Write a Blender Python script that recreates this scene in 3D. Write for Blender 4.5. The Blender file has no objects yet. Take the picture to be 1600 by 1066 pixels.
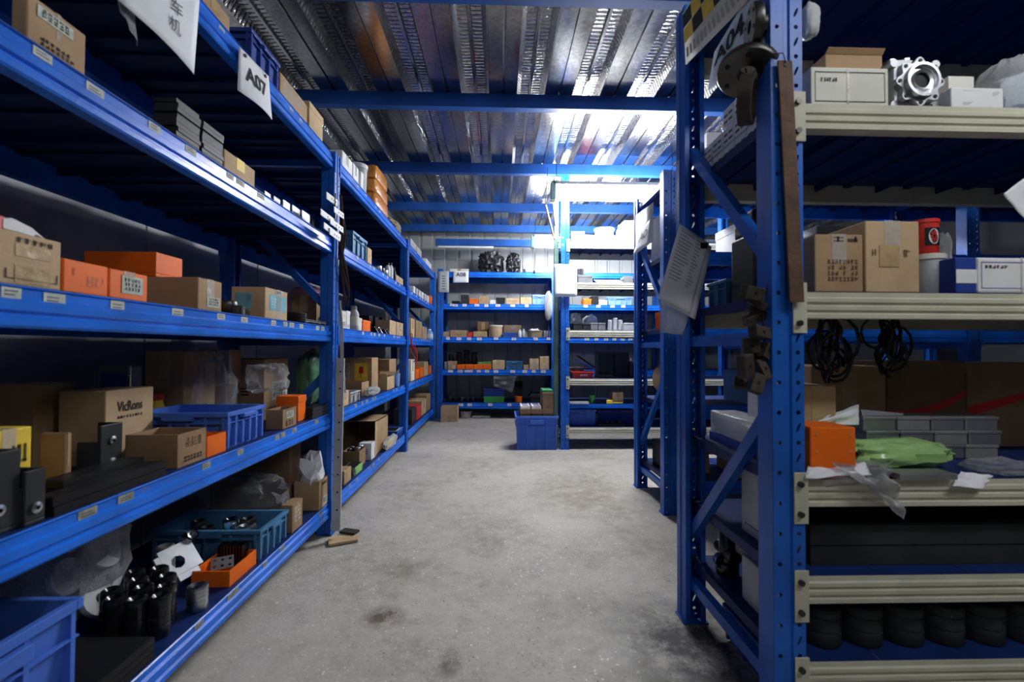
import bpy, math, random
from mathutils import Vector, Matrix, noise

# ------------------------------------------------------------------ camera, world, exposure
SC = bpy.context.scene
COL = SC.collection
YAW, PITCH, ROLL, FPX, EYE = 0.0298, 0.0175, 0.0045, 700.0, 1.0
_f = Vector((math.sin(YAW)*math.cos(PITCH), math.cos(YAW)*math.cos(PITCH), math.sin(PITCH)))
_r = Vector((math.cos(YAW), -math.sin(YAW), 0)); _u = _r.cross(_f)
CR = _r*math.cos(ROLL) + _u*math.sin(ROLL); CU = -_r*math.sin(ROLL) + _u*math.cos(ROLL); CF = _f
cam = bpy.data.cameras.new('camera'); camo = bpy.data.objects.new('camera', cam); COL.objects.link(camo)
camo.matrix_world = Matrix(((CR.x, CU.x, -CF.x, 0), (CR.y, CU.y, -CF.y, 0), (CR.z, CU.z, -CF.z, EYE), (0, 0, 0, 1)))
cam.sensor_width = 36; cam.lens = FPX/1600*36; cam.clip_start = .02
cam.dof.use_dof = True; cam.dof.focus_distance = 4.0; cam.dof.aperture_fstop = 3.2
SC.camera = camo
w = bpy.data.worlds.new('world'); SC.world = w; w.use_nodes = True
w.node_tree.nodes['Background'].inputs[0].default_value = (.5, .55, .65, 1)
w.node_tree.nodes['Background'].inputs[1].default_value = .004
SC.view_settings.view_transform = 'Standard'; SC.view_settings.look = 'None'
SC.view_settings.gamma = 1; SC.view_settings.use_curve_mapping = False
SC.view_settings.exposure = 0.06
SC.cycles.max_bounces = 6; SC.cycles.diffuse_bounces = 3; SC.cycles.glossy_bounces = 3; SC.cycles.transmission_bounces = 2; SC.cycles.transparent_max_bounces = 10
LAMP_MAIN, LAMP_BACK, LAMP_NEAR, LAMP_SIDE = 175.0, 80.0, 17.0, 34.0     # lamp diffuser emission strengths

def ray(u, v): return CR*(u-800) + CU*(533-v) + CF*FPX
def at_x(u, v, X): r = ray(u, v); return Vector((0, 0, EYE)) + r*(X/r.x)
def at_y(u, v, Y): r = ray(u, v); return Vector((0, 0, EYE)) + r*(Y/r.y)
def at_z(u, v, Z): r = ray(u, v); return Vector((0, 0, EYE)) + r*((Z-EYE)/r.z)

# ------------------------------------------------------------------ materials
MATS = {}
def mat(name, col, rough=.5, metal=0.0, var=.0, vscale=8, bump=0.0, bscale=60, wear=None, wscale=14, wamt=.55, alpha=1.0,
        emit=None, estr=0, coat=0.0, trans=0.0, spec=None):
    m = bpy.data.materials.new(name); m.use_nodes = True; nt = m.node_tree; b = nt.nodes['Principled BSDF']
    N = nt.nodes.new; Lk = nt.links.new
    c4 = (*col, 1); b.inputs['Base Color'].default_value = c4
    b.inputs['Roughness'].default_value = rough; b.inputs['Metallic'].default_value = metal
    b.inputs['Alpha'].default_value = alpha
    if spec is None and metal == 0 and rough >= .42: spec = .18
    if spec is not None: b.inputs['Specular IOR Level'].default_value = spec
    if coat: b.inputs['Coat Weight'].default_value = coat
    if trans: b.inputs['Transmission Weight'].default_value = trans
    tc = N('ShaderNodeTexCoord'); src = None
    if var:
        n = N('ShaderNodeTexNoise'); n.inputs['Scale'].default_value = vscale; n.inputs['Detail'].default_value = 6
        Lk(tc.outputs['Object'], n.inputs['Vector'])
        r = N('ShaderNodeMix'); r.data_type = 'RGBA'; r.blend_type = 'MIX'
        r.inputs[6].default_value = tuple(min(1, x*(1+var)) for x in col) + (1,)
        r.inputs[7].default_value = tuple(x*(1-var) for x in col) + (1,)
        mr = N('ShaderNodeMapRange'); mr.inputs[1].default_value = .35; mr.inputs[2].default_value = .65
        Lk(n.outputs['Fac'], mr.inputs[0]); Lk(mr.outputs[0], r.inputs[0]); src = r.outputs[2]
    if wear:
        n = N('ShaderNodeTexNoise'); n.inputs['Scale'].default_value = wscale; n.inputs['Detail'].default_value = 8
        n.inputs['Roughness'].default_value = .7
        Lk(tc.outputs['Object'], n.inputs['Vector'])
        mr = N('ShaderNodeMapRange'); mr.inputs[1].default_value = wamt; mr.inputs[2].default_value = wamt+.05
        r = N('ShaderNodeMix'); r.data_type = 'RGBA'
        if src: Lk(src, r.inputs[6])
        else: r.inputs[6].default_value = c4
        r.inputs[7].default_value = (*wear, 1)
        Lk(n.outputs['Fac'], mr.inputs[0]); Lk(mr.outputs[0], r.inputs[0]); src = r.outputs[2]
    if src: Lk(src, b.inputs['Base Color'])
    if bump:
        n = N('ShaderNodeTexNoise'); n.inputs['Scale'].default_value = bscale; n.inputs['Detail'].default_value = 4
        bp = N('ShaderNodeBump'); bp.inputs['Strength'].default_value = bump; bp.inputs['Distance'].default_value = .01
        Lk(tc.outputs['Object'], n.inputs['Vector']); Lk(n.outputs['Fac'], bp.inputs['Height']); Lk(bp.outputs[0], b.inputs['Normal'])
    if emit:
        b.inputs['Emission Color'].default_value = (*emit, 1); b.inputs['Emission Strength'].default_value = estr
    MATS[name] = m
    return m

mat('blue_beam', (.014, .15, .70), .26, 0, .18, 6, .05, 90, wear=(.13, .14, .11), wscale=7, wamt=.655, spec=.22)
mat('blue_post', (.014, .115, .50), .38, 0, .2, 5, .05, 80, wear=(.05, .06, .07), wscale=12, wamt=.72, spec=.3)
mat('blue_panel', (.007, .022, .11), .5, 0, .2, 4)
mat('blue_girder', (.016, .075, .30), .42, 0, .2, 3, wear=(.03, .04, .06), wscale=6, wamt=.68)
mat('cream_beam', (.52, .51, .40), .42, 0, .1, 7, .04, 60, wear=(.20, .19, .14), wscale=10, wamt=.69)
mat('tag_paper', (.50, .52, .46), .7, 0, .15, 60)
mat('tag_old', (.30, .31, .24), .7, 0, .3, 50)
mat('ink', (.02, .02, .025), .6)
mat('ink_pale', (.36, .36, .38), .6)
mat('print_cream', (.44, .43, .36), .6)
mat('ink_grey', (.10, .10, .11), .6)
mat('ink_blue', (.06, .12, .45), .6)
mat('paper', (.78, .79, .83), .65, 0, .05, 6)
mat('paper_blue', (.62, .72, .82), .6, 0, .05, 5)
mat('card', (.40, .265, .15), .75, 0, .12, 7, .06, 120)
mat('card_pale', (.52, .37, .22), .75, 0, .12, 7, .06, 120)
mat('card_dark', (.20, .125, .075), .8, 0, .15, 7, .06, 120)
mat('card_brown', (.29, .18, .10), .78, 0, .15, 7, .06, 120)
mat('tape', (.46, .33, .17), .22, 0, .1, 20, .2, 50)
mat('tape_clear', (.75, .7, .62), .12, 0, 0, 1, .5, 40, alpha=.35)
mat('orange', (.84, .15, .012), .5, 0, .1, 6)
mat('orange_mark', (.85, .42, .28), .6)
mat('red', (.62, .03, .025), .4, 0, .1, 6)
mat('yellow', (.80, .56, .06), .5, 0, .15, 10)
mat('green', (.04, .36, .07), .4, 0, .1, 6)
mat('green_pale', (.25, .55, .14), .4, 0, .2, 12)
mat('bin_blue', (.065, .165, .60), .42, 0, .1, 5)
mat('bin_navy', (.025, .06, .30), .42, 0, .1, 5)
mat('bin_teal', (.06, .19, .36), .45, 0, .15, 5)
mat('bin_light', (.22, .40, .74), .42, 0, .1, 5)
mat('black', (.012, .012, .014), .45, 0, .2, 8)
mat('black_gloss', (.012, .012, .014), .2, 0)
mat('grey_dark', (.030, .032, .035), .5, 0, .2, 8)
mat('grey', (.20, .205, .21), .5, 0, .15, 8)
mat('grey_light', (.45, .46, .47), .5, 0, .1, 8)
mat('white', (.74, .75, .76), .5, 0, .05, 8)
mat('white_warm', (.66, .65, .58), .55, 0, .08, 8)
mat('steel', (.50, .51, .53), .3, 1, .15, 12, .04, 80)
mat('steel_dark', (.09, .088, .085), .38, 1, .25, 12, .06, 70)
mat('alu', (.42, .43, .45), .48, .9, .12, 12, .03, 80)
mat('chrome', (.75, .76, .78), .12, 1)
mat('rust', (.105, .058, .035), .7, .3, .35, 14, .2, 90)
mat('rust_grey', (.050, .040, .031), .65, .4, .3, 20, .2, 90)
mat('wood', (.50, .36, .20), .7, 0, .15, 10)
mat('khaki', (.34, .29, .19), .85, 0, .2, 12, .2, 40)
mat('amber', (.55, .21, .035), .25, 0, .15, 9, .25, 25)
mat('pink', (.55, .24, .32), .3, 0, .15, 9, .3, 25, alpha=.8)
mat('film_black', (.03, .03, .035), .14, 0, 0, 1, .9, 45)
mat('film_green', (.10, .22, .11), .16, 0, .2, 8, .8, 24, alpha=.8)
mat('film_lime', (.45, .74, .28), .16, 0, .2, 8, .6, 26, alpha=.75)
mat('green_steel', (.20, .36, .29), .3, .2, .25, 4, .15, 20)
mat('cable', (.012, .011, .011), .4)
mat('cable_brown', (.06, .035, .028), .5, 0, .2, 20)
mat('cable_red', (.55, .02, .02), .4)
mat('wall_sheet', (.40, .42, .43), .5, .15, .08, 2)
mat('wall_plain', (.40, .415, .43), .55, 0, .08, 2)
mat('lamp_cap', (.35, .55, .50), .4)
mat('tube_main', (1, 1, 1), .4, emit=(.95, .975, 1), estr=LAMP_MAIN)
mat('tube_back', (1, 1, 1), .4, emit=(.95, .975, 1), estr=LAMP_BACK)
mat('tube_near', (1, 1, 1), .4, emit=(.97, .985, 1), estr=LAMP_NEAR)

mat('tube_side', (1, 1, 1), .4, emit=(.97, .985, 1), estr=LAMP_SIDE)
mat('wall_dark', (.09, .095, .10), .6, 0, .1, 2)
def film_mat(name, col, base, rough=.12, cs=28):
    m = mat(name, col, rough); nt = m.node_tree; b = nt.nodes['Principled BSDF']; N = nt.nodes.new; Lk = nt.links.new
    tc = N('ShaderNodeTexCoord'); vo = N('ShaderNodeTexVoronoi'); vo.feature = 'DISTANCE_TO_EDGE'; vo.inputs['Scale'].default_value = cs
    no = N('ShaderNodeTexNoise'); no.inputs['Scale'].default_value = cs*.5; no.inputs['Detail'].default_value = 5
    mx = N('ShaderNodeVectorMath'); mx.operation = 'MULTIPLY_ADD'; mx.inputs[1].default_value = (.25, .25, .25)
    Lk(no.outputs['Color'], mx.inputs[0]); Lk(tc.outputs['Object'], mx.inputs[2]); Lk(mx.outputs[0], vo.inputs['Vector'])
    cr = N('ShaderNodeMapRange'); cr.inputs[1].default_value = .06; cr.inputs[2].default_value = .0; cr.inputs[3].default_value = 0; cr.inputs[4].default_value = .30
    Lk(vo.outputs['Distance'], cr.inputs[0])
    lw = N('ShaderNodeLayerWeight'); lw.inputs[0].default_value = .35
    a = N('ShaderNodeMath'); a.operation = 'MULTIPLY_ADD'; a.inputs[1].default_value = .55; a.inputs[2].default_value = base; Lk(lw.outputs['Facing'], a.inputs[0])
    c = N('ShaderNodeMath'); c.operation = 'ADD'; c.use_clamp = True; Lk(a.outputs[0], c.inputs[0]); Lk(cr.outputs[0], c.inputs[1])
    bp = N('ShaderNodeBump'); bp.inputs['Strength'].default_value = .6; bp.inputs['Distance'].default_value = .02
    Lk(vo.outputs['Distance'], bp.inputs['Height']); Lk(bp.outputs[0], b.inputs['Normal'])
    tr = N('ShaderNodeBsdfTransparent'); ms = N('ShaderNodeMixShader'); out = nt.nodes['Material Output']
    Lk(c.outputs[0], ms.inputs[0]); Lk(tr.outputs[0], ms.inputs[1]); Lk(b.outputs[0], ms.inputs[2]); Lk(ms.outputs[0], out.inputs['Surface'])
film_mat('film', (.55, .57, .60), .06)
film_mat('film_thick', (.74, .76, .78), .30)

def make_deck():
    for nm, emb in (('deck', 0), ('deck_embossed', 1)):
        m = mat(nm, (.56, .55, .54), .26, 1.0)
        nt = m.node_tree; b = nt.nodes['Principled BSDF']; N = nt.nodes.new; Lk = nt.links.new
        tc = N('ShaderNodeTexCoord')
        vo = N('ShaderNodeTexVoronoi'); vo.inputs['Scale'].default_value = 70       # zinc spangle
        Lk(tc.outputs['Object'], vo.inputs['Vector'])
        no = N('ShaderNodeTexNoise'); no.inputs['Scale'].default_value = 2.2; no.inputs['Detail'].default_value = 6
        mp = N('ShaderNodeMapping'); mp.inputs['Scale'].default_value = (6, .6, 1)
        Lk(tc.outputs['Object'], mp.inputs[0]); Lk(mp.outputs[0], no.inputs['Vector'])
        mr = N('ShaderNodeMapRange'); mr.inputs[3].default_value = .09; mr.inputs[4].default_value = .26
        Lk(no.outputs['Fac'], mr.inputs[0]); Lk(mr.outputs[0], b.inputs['Roughness'])
        cr = N('ShaderNodeMix'); cr.data_type = 'RGBA'
        cr.inputs[6].default_value = (.34, .335, .33, 1); cr.inputs[7].default_value = (.52, .51, .50, 1)
        sep = N('ShaderNodeSeparateColor'); Lk(vo.outputs['Color'], sep.inputs[0]); Lk(sep.outputs[0], cr.inputs[0])
        Lk(cr.outputs[2], b.inputs['Base Color'])
        bp = N('ShaderNodeBump'); bp.inputs['Distance'].default_value = .01
        if emb:
            wv = N('ShaderNodeTexWave'); wv.wave_type = 'BANDS'; wv.bands_direction = 'Y'
            wv.inputs['Scale'].default_value = 10; wv.inputs['Distortion'].default_value = 1.6
            wv.inputs['Detail'].default_value = 1; wv.inputs['Detail Scale'].default_value = 3
            Lk(tc.outputs['Object'], wv.inputs['Vector'])
            pw = N('ShaderNodeMath'); pw.operation = 'POWER'; pw.inputs[1].default_value = 4
            Lk(wv.outputs['Fac'], pw.inputs[0]); Lk(pw.outputs[0], bp.inputs['Height']); bp.inputs['Strength'].default_value = .55
        else:
            n2 = N('ShaderNodeTexNoise'); n2.inputs['Scale'].default_value = 5; Lk(tc.outputs['Object'], n2.inputs['Vector'])
            Lk(n2.outputs['Fac'], bp.inputs['Height']); bp.inputs['Strength'].default_value = .12
        Lk(bp.outputs[0], b.inputs['Normal'])
make_deck()

def make_floor_mat():
    m = mat('concrete', (.36, .35, .335), .5); nt = m.node_tree; b = nt.nodes['Principled BSDF']; N = nt.nodes.new; Lk = nt.links.new
    tc = N('ShaderNodeNewGeometry'); V = tc.outputs['Position']
    def nz(scale, detail=6, rough=.6, loc=(0, 0, 0), sc=(1, 1, 1)):
        mp = N('ShaderNodeMapping'); mp.inputs['Location'].default_value = loc; mp.inputs['Scale'].default_value = sc
        Lk(V, mp.inputs[0]); n = N('ShaderNodeTexNoise'); n.inputs['Scale'].default_value = scale
        n.inputs['Detail'].default_value = detail; n.inputs['Roughness'].default_value = rough; Lk(mp.outputs[0], n.inputs['Vector'])
        return n.outputs['Fac']
    def rng(f, a, bb, lo=0, hi=1):
        r = N('ShaderNodeMapRange'); Lk(f, r.inputs[0]); r.inputs[1].default_value = a; r.inputs[2].default_value = bb
        r.inputs[3].default_value = lo; r.inputs[4].default_value = hi; return r.outputs[0]
    def mix(f, a, bb):
        r = N('ShaderNodeMix'); r.data_type = 'RGBA'; Lk(f, r.inputs[0])
        if isinstance(a, tuple): r.inputs[6].default_value = (*a, 1)
        else: Lk(a, r.inputs[6])
        if isinstance(bb, tuple): r.inputs[7].default_value = (*bb, 1)
        else: Lk(bb, r.inputs[7])
        return r.outputs[2]
    def mul(a, c):
        x = N('ShaderNodeMath'); x.operation = 'MULTIPLY'; Lk(a, x.inputs[0])
        if isinstance(c, float): x.inputs[1].default_value = c
        else: Lk(c, x.inputs[1])
        return x.outputs[0]
    def blob(x, y, rx, ry):
        mp = N('ShaderNodeMapping'); mp.inputs['Location'].default_value = (-x/rx, -y/ry, 0); mp.inputs['Scale'].default_value = (1/rx, 1/ry, 0)
        Lk(V, mp.inputs[0]); ln = N('ShaderNodeVectorMath'); ln.operation = 'LENGTH'; Lk(mp.outputs[0], ln.inputs[0])
        return rng(ln.outputs['Value'], 1.0, .35)
    c = mix(rng(nz(2.2), .38, .62), (.315, .287, .245), (.49, .455, .40))
    c = mix(rng(nz(14, 8, .7), .35, .7), c, (.52, .487, .43))
    c = mix(mul(rng(nz(5, 8, .75, (3, 1, 0)), .56, .72), .55), c, (.17, .16, .15))
    for k, (sc_, th, keep, col) in enumerate(((60, .19, .66, (.78, .77, .72)), (120, .22, .58, (.70, .69, .64)), (75, .16, .66, (.07, .065, .06)), (140, .20, .62, (.13, .12, .105)), (36, .14, .84, (.80, .79, .75)))):
        vo = N('ShaderNodeTexVoronoi'); vo.inputs['Scale'].default_value = sc_
        mp = N('ShaderNodeMapping'); mp.inputs['Location'].default_value = (k*1.7, k*.6, 0); Lk(V, mp.inputs[0])
        wn = N('ShaderNodeTexNoise'); wn.inputs['Scale'].default_value = sc_*1.6; Lk(V, wn.inputs['Vector'])
        ma = N('ShaderNodeVectorMath'); ma.operation = 'MULTIPLY_ADD'; ma.inputs[1].default_value = (.018, .018, 0); Lk(wn.outputs['Color'], ma.inputs[0]); Lk(mp.outputs[0], ma.inputs[2])
        Lk(ma.outputs[0], vo.inputs['Vector'])
        sp = N('ShaderNodeSeparateColor'); Lk(vo.outputs['Color'], sp.inputs[0])
        dens = rng(nz(1.3, 3, .5, (k*2., 5, 0)), .36, .60, .25, 1)
        c = mix(mul(mul(rng(vo.outputs['Distance'], th*1.25, th*.9), rng(sp.outputs[0], keep, keep+.02)), dens), c, col)
    for (x, y, rx, ry, col, s) in ((-.42, 1.70, .10, .09, (.13, .095, .065), .95), (.66, 1.50, .30, .36, (.05, .045, .045), .95), (.5, 1.25, .25, .2, (.08, .075, .07), .8), (-.05, 2.3, .12, .2, (.2, .15, .1), .5), (-.15, 1.45, .05, .10, (.12, .11, .08), .8),
                                   (.55, 3.1, .4, .5, (.22, .18, .13), .55), (-.45, 2.05, .12, .12, (.19, .16, .11), .6)):
        c = mix(mul(mul(blob(x, y, rx, ry), rng(nz(9, 8, .75, (x, y, 2)), .38, .56)), s), c, col)
    Lk(c, b.inputs['Base Color'])
    Lk(rng(nz(3, 6, .6, (1, 7, 0)), .3, .7, .38, .62), b.inputs['Roughness'])
    bp = N('ShaderNodeBump'); bp.inputs['Strength'].default_value = .25; bp.inputs['Distance'].default_value = .01
    Lk(nz(45, 6, .7), bp.inputs['Height']); Lk(bp.outputs[0], b.inputs['Normal'])
make_floor_mat()

# ------------------------------------------------------------------ mesh helpers
class MB:
    def __init__(s): s.v = []; s.f = []; s.m = []; s.sm = []
    def add(s, vs, fs, m=0, smooth=False):
        o = len(s.v); s.v += [tuple(p) for p in vs]
        for f in fs: s.f.append(tuple(i+o for i in f)); s.m.append(m); s.sm.append(smooth)
        return s
    def box(s, x0, x1, y0, y1, z0, z1, m=0):
        return s.add([(x0, y0, z0), (x1, y0, z0), (x1, y1, z0), (x0, y1, z0), (x0, y0, z1), (x1, y0, z1), (x1, y1, z1), (x0, y1, z1)],
                     [(0, 3, 2, 1), (4, 5, 6, 7), (0, 1, 5, 4), (1, 2, 6, 5), (2, 3, 7, 6), (3, 0, 4, 7)], m)
    def obox(s, c, size, R=None, m=0):
        R = R or Matrix.Identity(3); c = Vector(c); a, b, d = (k/2 for k in size)
        vs = [c + R @ Vector(p) for p in ((-a, -b, -d), (a, -b, -d), (a, b, -d), (-a, b, -d), (-a, -b, d), (a, -b, d), (a, b, d), (-a, b, d))]
        return s.add(vs, [(0, 3, 2, 1), (4, 5, 6, 7), (0, 1, 5, 4), (1, 2, 6, 5), (2, 3, 7, 6), (3, 0, 4, 7)], m)
    def bar(s, p0, p1, w, h, m=0):
        p0 = Vector(p0); p1 = Vector(p1); d = (p1-p0); L = d.length; d.normalize()
        up = Vector((0, 0, 1)) if abs(d.z) < .95 else Vector((1, 0, 0))
        sx = d.cross(up).normalized(); sz = sx.cross(d)
        R = Matrix((sx, d, sz)).transposed()
        return s.obox((p0+p1)/2, (w, L, h), R, m)
    def cyl(s, p0, p1, r0, r1=None, n=16, m=0, caps=True, smooth=True):
        r1 = r0 if r1 is None else r1; p0 = Vector(p0); p1 = Vector(p1); d = (p1-p0).normalized()
        a = d.orthogonal().normalized(); b = d.cross(a); vs = []
        for p, r in ((p0, r0), (p1, r1)):
            for k in range(n):
                t = 2*math.pi*k/n; vs.append(p + (a*math.cos(t)+b*math.sin(t))*r)
        s.add(vs, [(k, (k+1) % n, n+(k+1) % n, n+k) for k in range(n)], m, smooth)
        if caps: s.add(vs, [tuple(range(n-1, -1, -1)), tuple(range(n, 2*n))], m)
        return s
    def lathe(s, prof, c=(0, 0, 0), R=None, n=24, m=0, smooth=True):
        R = R or Matrix.Identity(3); c = Vector(c); vs = []
        for (r, z) in prof:
            for k in range(n):
                t = 2*math.pi*k/n; vs.append(c + R @ Vector((r*math.cos(t), r*math.sin(t), z)))
        fs = [(i*n+k, i*n+(k+1) % n, (i+1)*n+(k+1) % n, (i+1)*n+k) for i in range(len(prof)-1) for k in range(n)]
        return s.add(vs, fs, m, smooth)
    def tube(s, pts, r, n=6, m=0):
        pts = [Vector(p) for p in pts]; vs = []; prev = None
        for i, p in enumerate(pts):
            d = (pts[min(i+1, len(pts)-1)]-pts[max(i-1, 0)]).normalized()
            a = d.orthogonal().normalized() if prev is None else (prev - d*prev.dot(d)).normalized(); prev = a; b = d.cross(a)
            for k in range(n):
                t = 2*math.pi*k/n; vs.append(p+(a*math.cos(t)+b*math.sin(t))*r)
        return s.add(vs, [(i*n+k, i*n+(k+1) % n, (i+1)*n+(k+1) % n, (i+1)*n+k) for i in range(len(pts)-1) for k in range(n)], m, True)
    def grid(s, fn, nu, nv, m=0, smooth=True):
        vs = [fn(i/nu, j/nv) for j in range(nv+1) for i in range(nu+1)]; W = nu+1
        return s.add(vs, [(j*W+i, j*W+i+1, (j+1)*W+i+1, (j+1)*W+i) for j in range(nv) for i in range(nu)], m, smooth)
    def prism(s, poly, fn, a, b, m=0, smooth=False):
        """poly: 2D points; fn(p, q, t) -> 3D point; extruded from t=a to t=b"""
        n = len(poly); vs = [fn(p, q, a) for p, q in poly] + [fn(p, q, b) for p, q in poly]
        s.add(vs, [(k, (k+1) % n, n+(k+1) % n, n+k) for k in range(n)], m, smooth)
        return s.add(vs, [tuple(range(n-1, -1, -1)), tuple(range(n, 2*n))], m)
    def mesh(s, name, mats):
        me = bpy.data.meshes.new(name); me.from_pydata(s.v, [], s.f)
        for k in ([mats] if isinstance(mats, str) else mats): me.materials.append(MATS[k])
        me.polygons.foreach_set('material_index', s.m); me.polygons.foreach_set('use_smooth', s.sm)
        if any(s.sm): me.set_sharp_from_angle(angle=math.radians(38))
        me.update(); return me
    def build(s, name, mats, parent=None, bevel=0, solid=0):
        """parent=None: a top-level object with its origin at its base"""
        if parent is None:
            xs = [p[0] for p in s.v]; ys = [p[1] for p in s.v]; zs = [p[2] for p in s.v]
            b = Vector(((min(xs)+max(xs))/2, (min(ys)+max(ys))/2, min(zs)))
            s.v = [(p[0]-b.x, p[1]-b.y, p[2]-b.z) for p in s.v]
            o = bpy.data.objects.new(name, s.mesh(name, mats)); o.location = b
            BASE[o.name] = b
        else:
            b = BASE.get(parent.name, Vector()); s.v = [(p[0]-b.x, p[1]-b.y, p[2]-b.z) for p in s.v]
            o = bpy.data.objects.new(name, s.mesh(name, mats)); o.parent = parent; BASE[o.name] = b
        COL.objects.link(o)
        if bevel:
            md = o.modifiers.new('bevel', 'BEVEL'); md.width = bevel; md.segments = 2; md.limit_method = 'ANGLE'
        if solid:
            md = o.modifiers.new('solid', 'SOLIDIFY'); md.thickness = solid; md.offset = 0
        return o
BASE = {}
def place(name, me, loc, parent):
    """another object that shares a mesh, at a world location, under a parent"""
    o = bpy.data.objects.new(name, me); b = BASE.get(parent.name, Vector()) if parent else Vector()
    o.parent = parent; o.location = Vector(loc)-b; COL.objects.link(o); BASE[o.name] = Vector(loc); return o
def tag(o, label, cat, group=None, kind=None):
    o['label'] = label
    if cat: o['category'] = cat
    if group: o['group'] = group
    if kind: o['kind'] = kind
    return o
def thing(name, label, cat, loc, group=None):
    o = bpy.data.objects.new(name, None); o.location = loc; o.empty_display_size = .05; COL.objects.link(o); BASE[o.name] = Vector(loc)
    return tag(o, label, cat, group)
def struct(o, label=None):
    o['kind'] = 'structure'
    if label: o['label'] = label
    return o
def text_mesh(s, bold=.0):
    """flat text polygons scaled to height 1, as (verts, faces, width)"""
    c = bpy.data.curves.new('t', 'FONT'); c.body = s; c.offset = bold; c.resolution_u = 3
    o = bpy.data.objects.new('t', c); COL.objects.link(o)
    bpy.context.view_layer.update()
    me = bpy.data.meshes.new_from_object(o.evaluated_get(bpy.context.evaluated_depsgraph_get()))
    vs = [(v.co.x, v.co.y) for v in me.vertices]; fs = [tuple(p.vertices) for p in me.polygons]
    bpy.data.objects.remove(o); bpy.data.curves.remove(c); bpy.data.meshes.remove(me)
    x0 = min(v[0] for v in vs); x1 = max(v[0] for v in vs); y0 = min(v[1] for v in vs); y1 = max(v[1] for v in vs); h = y1-y0
    return [((a-x0)/h, (b-y0)/h) for a, b in vs], fs, (x1-x0)/h
class Surf:
    """a sheet given by its corners (top-left, top-right, bottom-right, bottom-left) with an optional bulge"""
    def __init__(s, tl, tr, br, bl, bulge=0.0, wav=0.0, seed=0):
        s.c = [Vector(p) for p in (tl, tr, br, bl)]; s.bulge = bulge; s.wav = wav; s.seed = seed
        s.n = (s.c[1]-s.c[0]).cross(s.c[3]-s.c[0]).normalized(); mid = sum(s.c, Vector())/4
        if s.n.dot(Vector((0, 0, EYE))-mid) < 0: s.n = -s.n
    def at(s, u, v, off=0.0):
        a = s.c[0].lerp(s.c[1], u); b = s.c[3].lerp(s.c[2], u); p = b.lerp(a, v)
        d = s.bulge*math.sin(math.pi*u)*(1-v) + s.wav*noise.noise(Vector((u*3+s.seed, v*3, s.seed)))
        return p + s.n*(d+off)
    def sheet(s, name, m, parent, nu=10, nv=10, th=.0006):
        return MB().grid(lambda u, v: s.at(u, v), nu, nv).build(name, m, parent, solid=th)
    def patch(s, mb, u0, u1, v0, v1, off=.0012, m=0):
        return mb.add([s.at(u0, v0, off), s.at(u1, v0, off), s.at(u1, v1, off), s.at(u0, v1, off)], [(0, 1, 2, 3)], m)
    def text(s, name, txt, m, parent, u0, v0, hv, wu=None, bold=.02, off=.0015, asp=1.0):
        vs, fs, wd = text_mesh(txt, bold)
        wu = wu if wu else hv*wd*asp
        return MB().add([s.at(u0+a/wd*wu, v0+b*hv, off) for a, b in vs], fs).build(name, m, parent)
# ------------------------------------------------------------------ the room
RX0, RX1, RY0, RY1, ZD = -1.62, 4.9, -3.0, 7.12, 2.84
struct(MB().box(RX0-.1, RX1+.1, RY0-.1, RY1+.1, -.12, 0).build('floor', 'concrete'), 'speckled grey concrete floor with oil stains')
ceil = struct(MB().box(RX0-.1, RX1+.1, RY0-.1, RY1+.1, ZD+.10, ZD+.18).build('ceiling', 'grey'), 'galvanised corrugated steel deck ceiling on blue beams')
def deck_panel():
    mb = MB(); W = .40
    prof = [(0, 0, 0), (.088, 0, 0), (.092, .012, 0), (.100, .012, 0), (.104, 0, 0), (.192, 0, 0), (.222, .07, 1), (.277, .07, 1), (.284, .052, 1),
            (.300, .052, 0), (.307, .07, 1), (.362, .07, 1), (.392, 0, 1), (.3985, 0, 0), (.3995, .05, 0)]
    for a, b in zip(prof[:-1], prof[1:]):
        mb.add([(a[0], RY0, a[1]), (b[0], RY0, b[1]), (b[0], RY1, b[1]), (a[0], RY1, a[1])], [(0, 1, 2, 3)], b[2])
    return mb.mesh('deck_panel', ['deck', 'deck_embossed'])
_dp = deck_panel(); x = RX0-.05
while x < RX1:
    place('deck_panel', _dp, (x, 0, ZD), ceil); x += .40
for gy in (-1.3, -.1, 1.05, 2.21, 3.23, 4.44, 5.66, 6.66):
    mb = MB(); X0, X1 = RX0, RX1
    mb.prism([(-.03, -.10), (.03, -.10), (.03, -.094), (-.024, -.094), (-.024, -.006), (.03, -.006), (.03, 0), (-.03, 0)], lambda p, q, t: (t, gy+p, ZD+q), X0, X1)
    struct(mb.build('ceiling_beam', 'blue_girder'), 'blue steel channel beam carrying the corrugated deck')
# walls
wl = struct(MB().box(RX0-.08, RX0-.02, RY0, RY1, 0, ZD+.1).build('wall_left', 'grey'), 'pale grey panel wall behind the left rack')
_p = MB().box(-.02, 0, .006, .944, 0, ZD).mesh('wall_panel', 'wall_plain')
for k in range(10): place('wall_panel', _p, (RX0, RY0+.35+k*.95, 0), wl)
wb = struct(MB().box(RX0-.08, RX1+.08, RY1+.03, RY1+.09, 0, ZD+.1).build('wall_back', 'grey'), 'ribbed grey sheet wall at the far end')
_p = MB().prism([(.0, 0), (.15, 0), (.165, .022), (.198, .022), (.198, .03), (0, .03)], lambda p, q, t: (p, q, t), 0, ZD).mesh('wall_sheet', 'wall_sheet')
x = RX0
while x < RX1: place('wall_sheet', _p, (x, RY1, 0), wb); x += .2
struct(MB().box(RX1, RX1+.08, RY0, RY1, 0, ZD+.1).build('wall_right', 'wall_dark'), 'dark grey wall at the right end of the store')
struct(MB().box(RX0-.08, RX1+.08, RY0-.08, RY0, 0, ZD+.1).build('wall_front', 'wall_dark'), 'dark grey wall behind the viewer')

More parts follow.
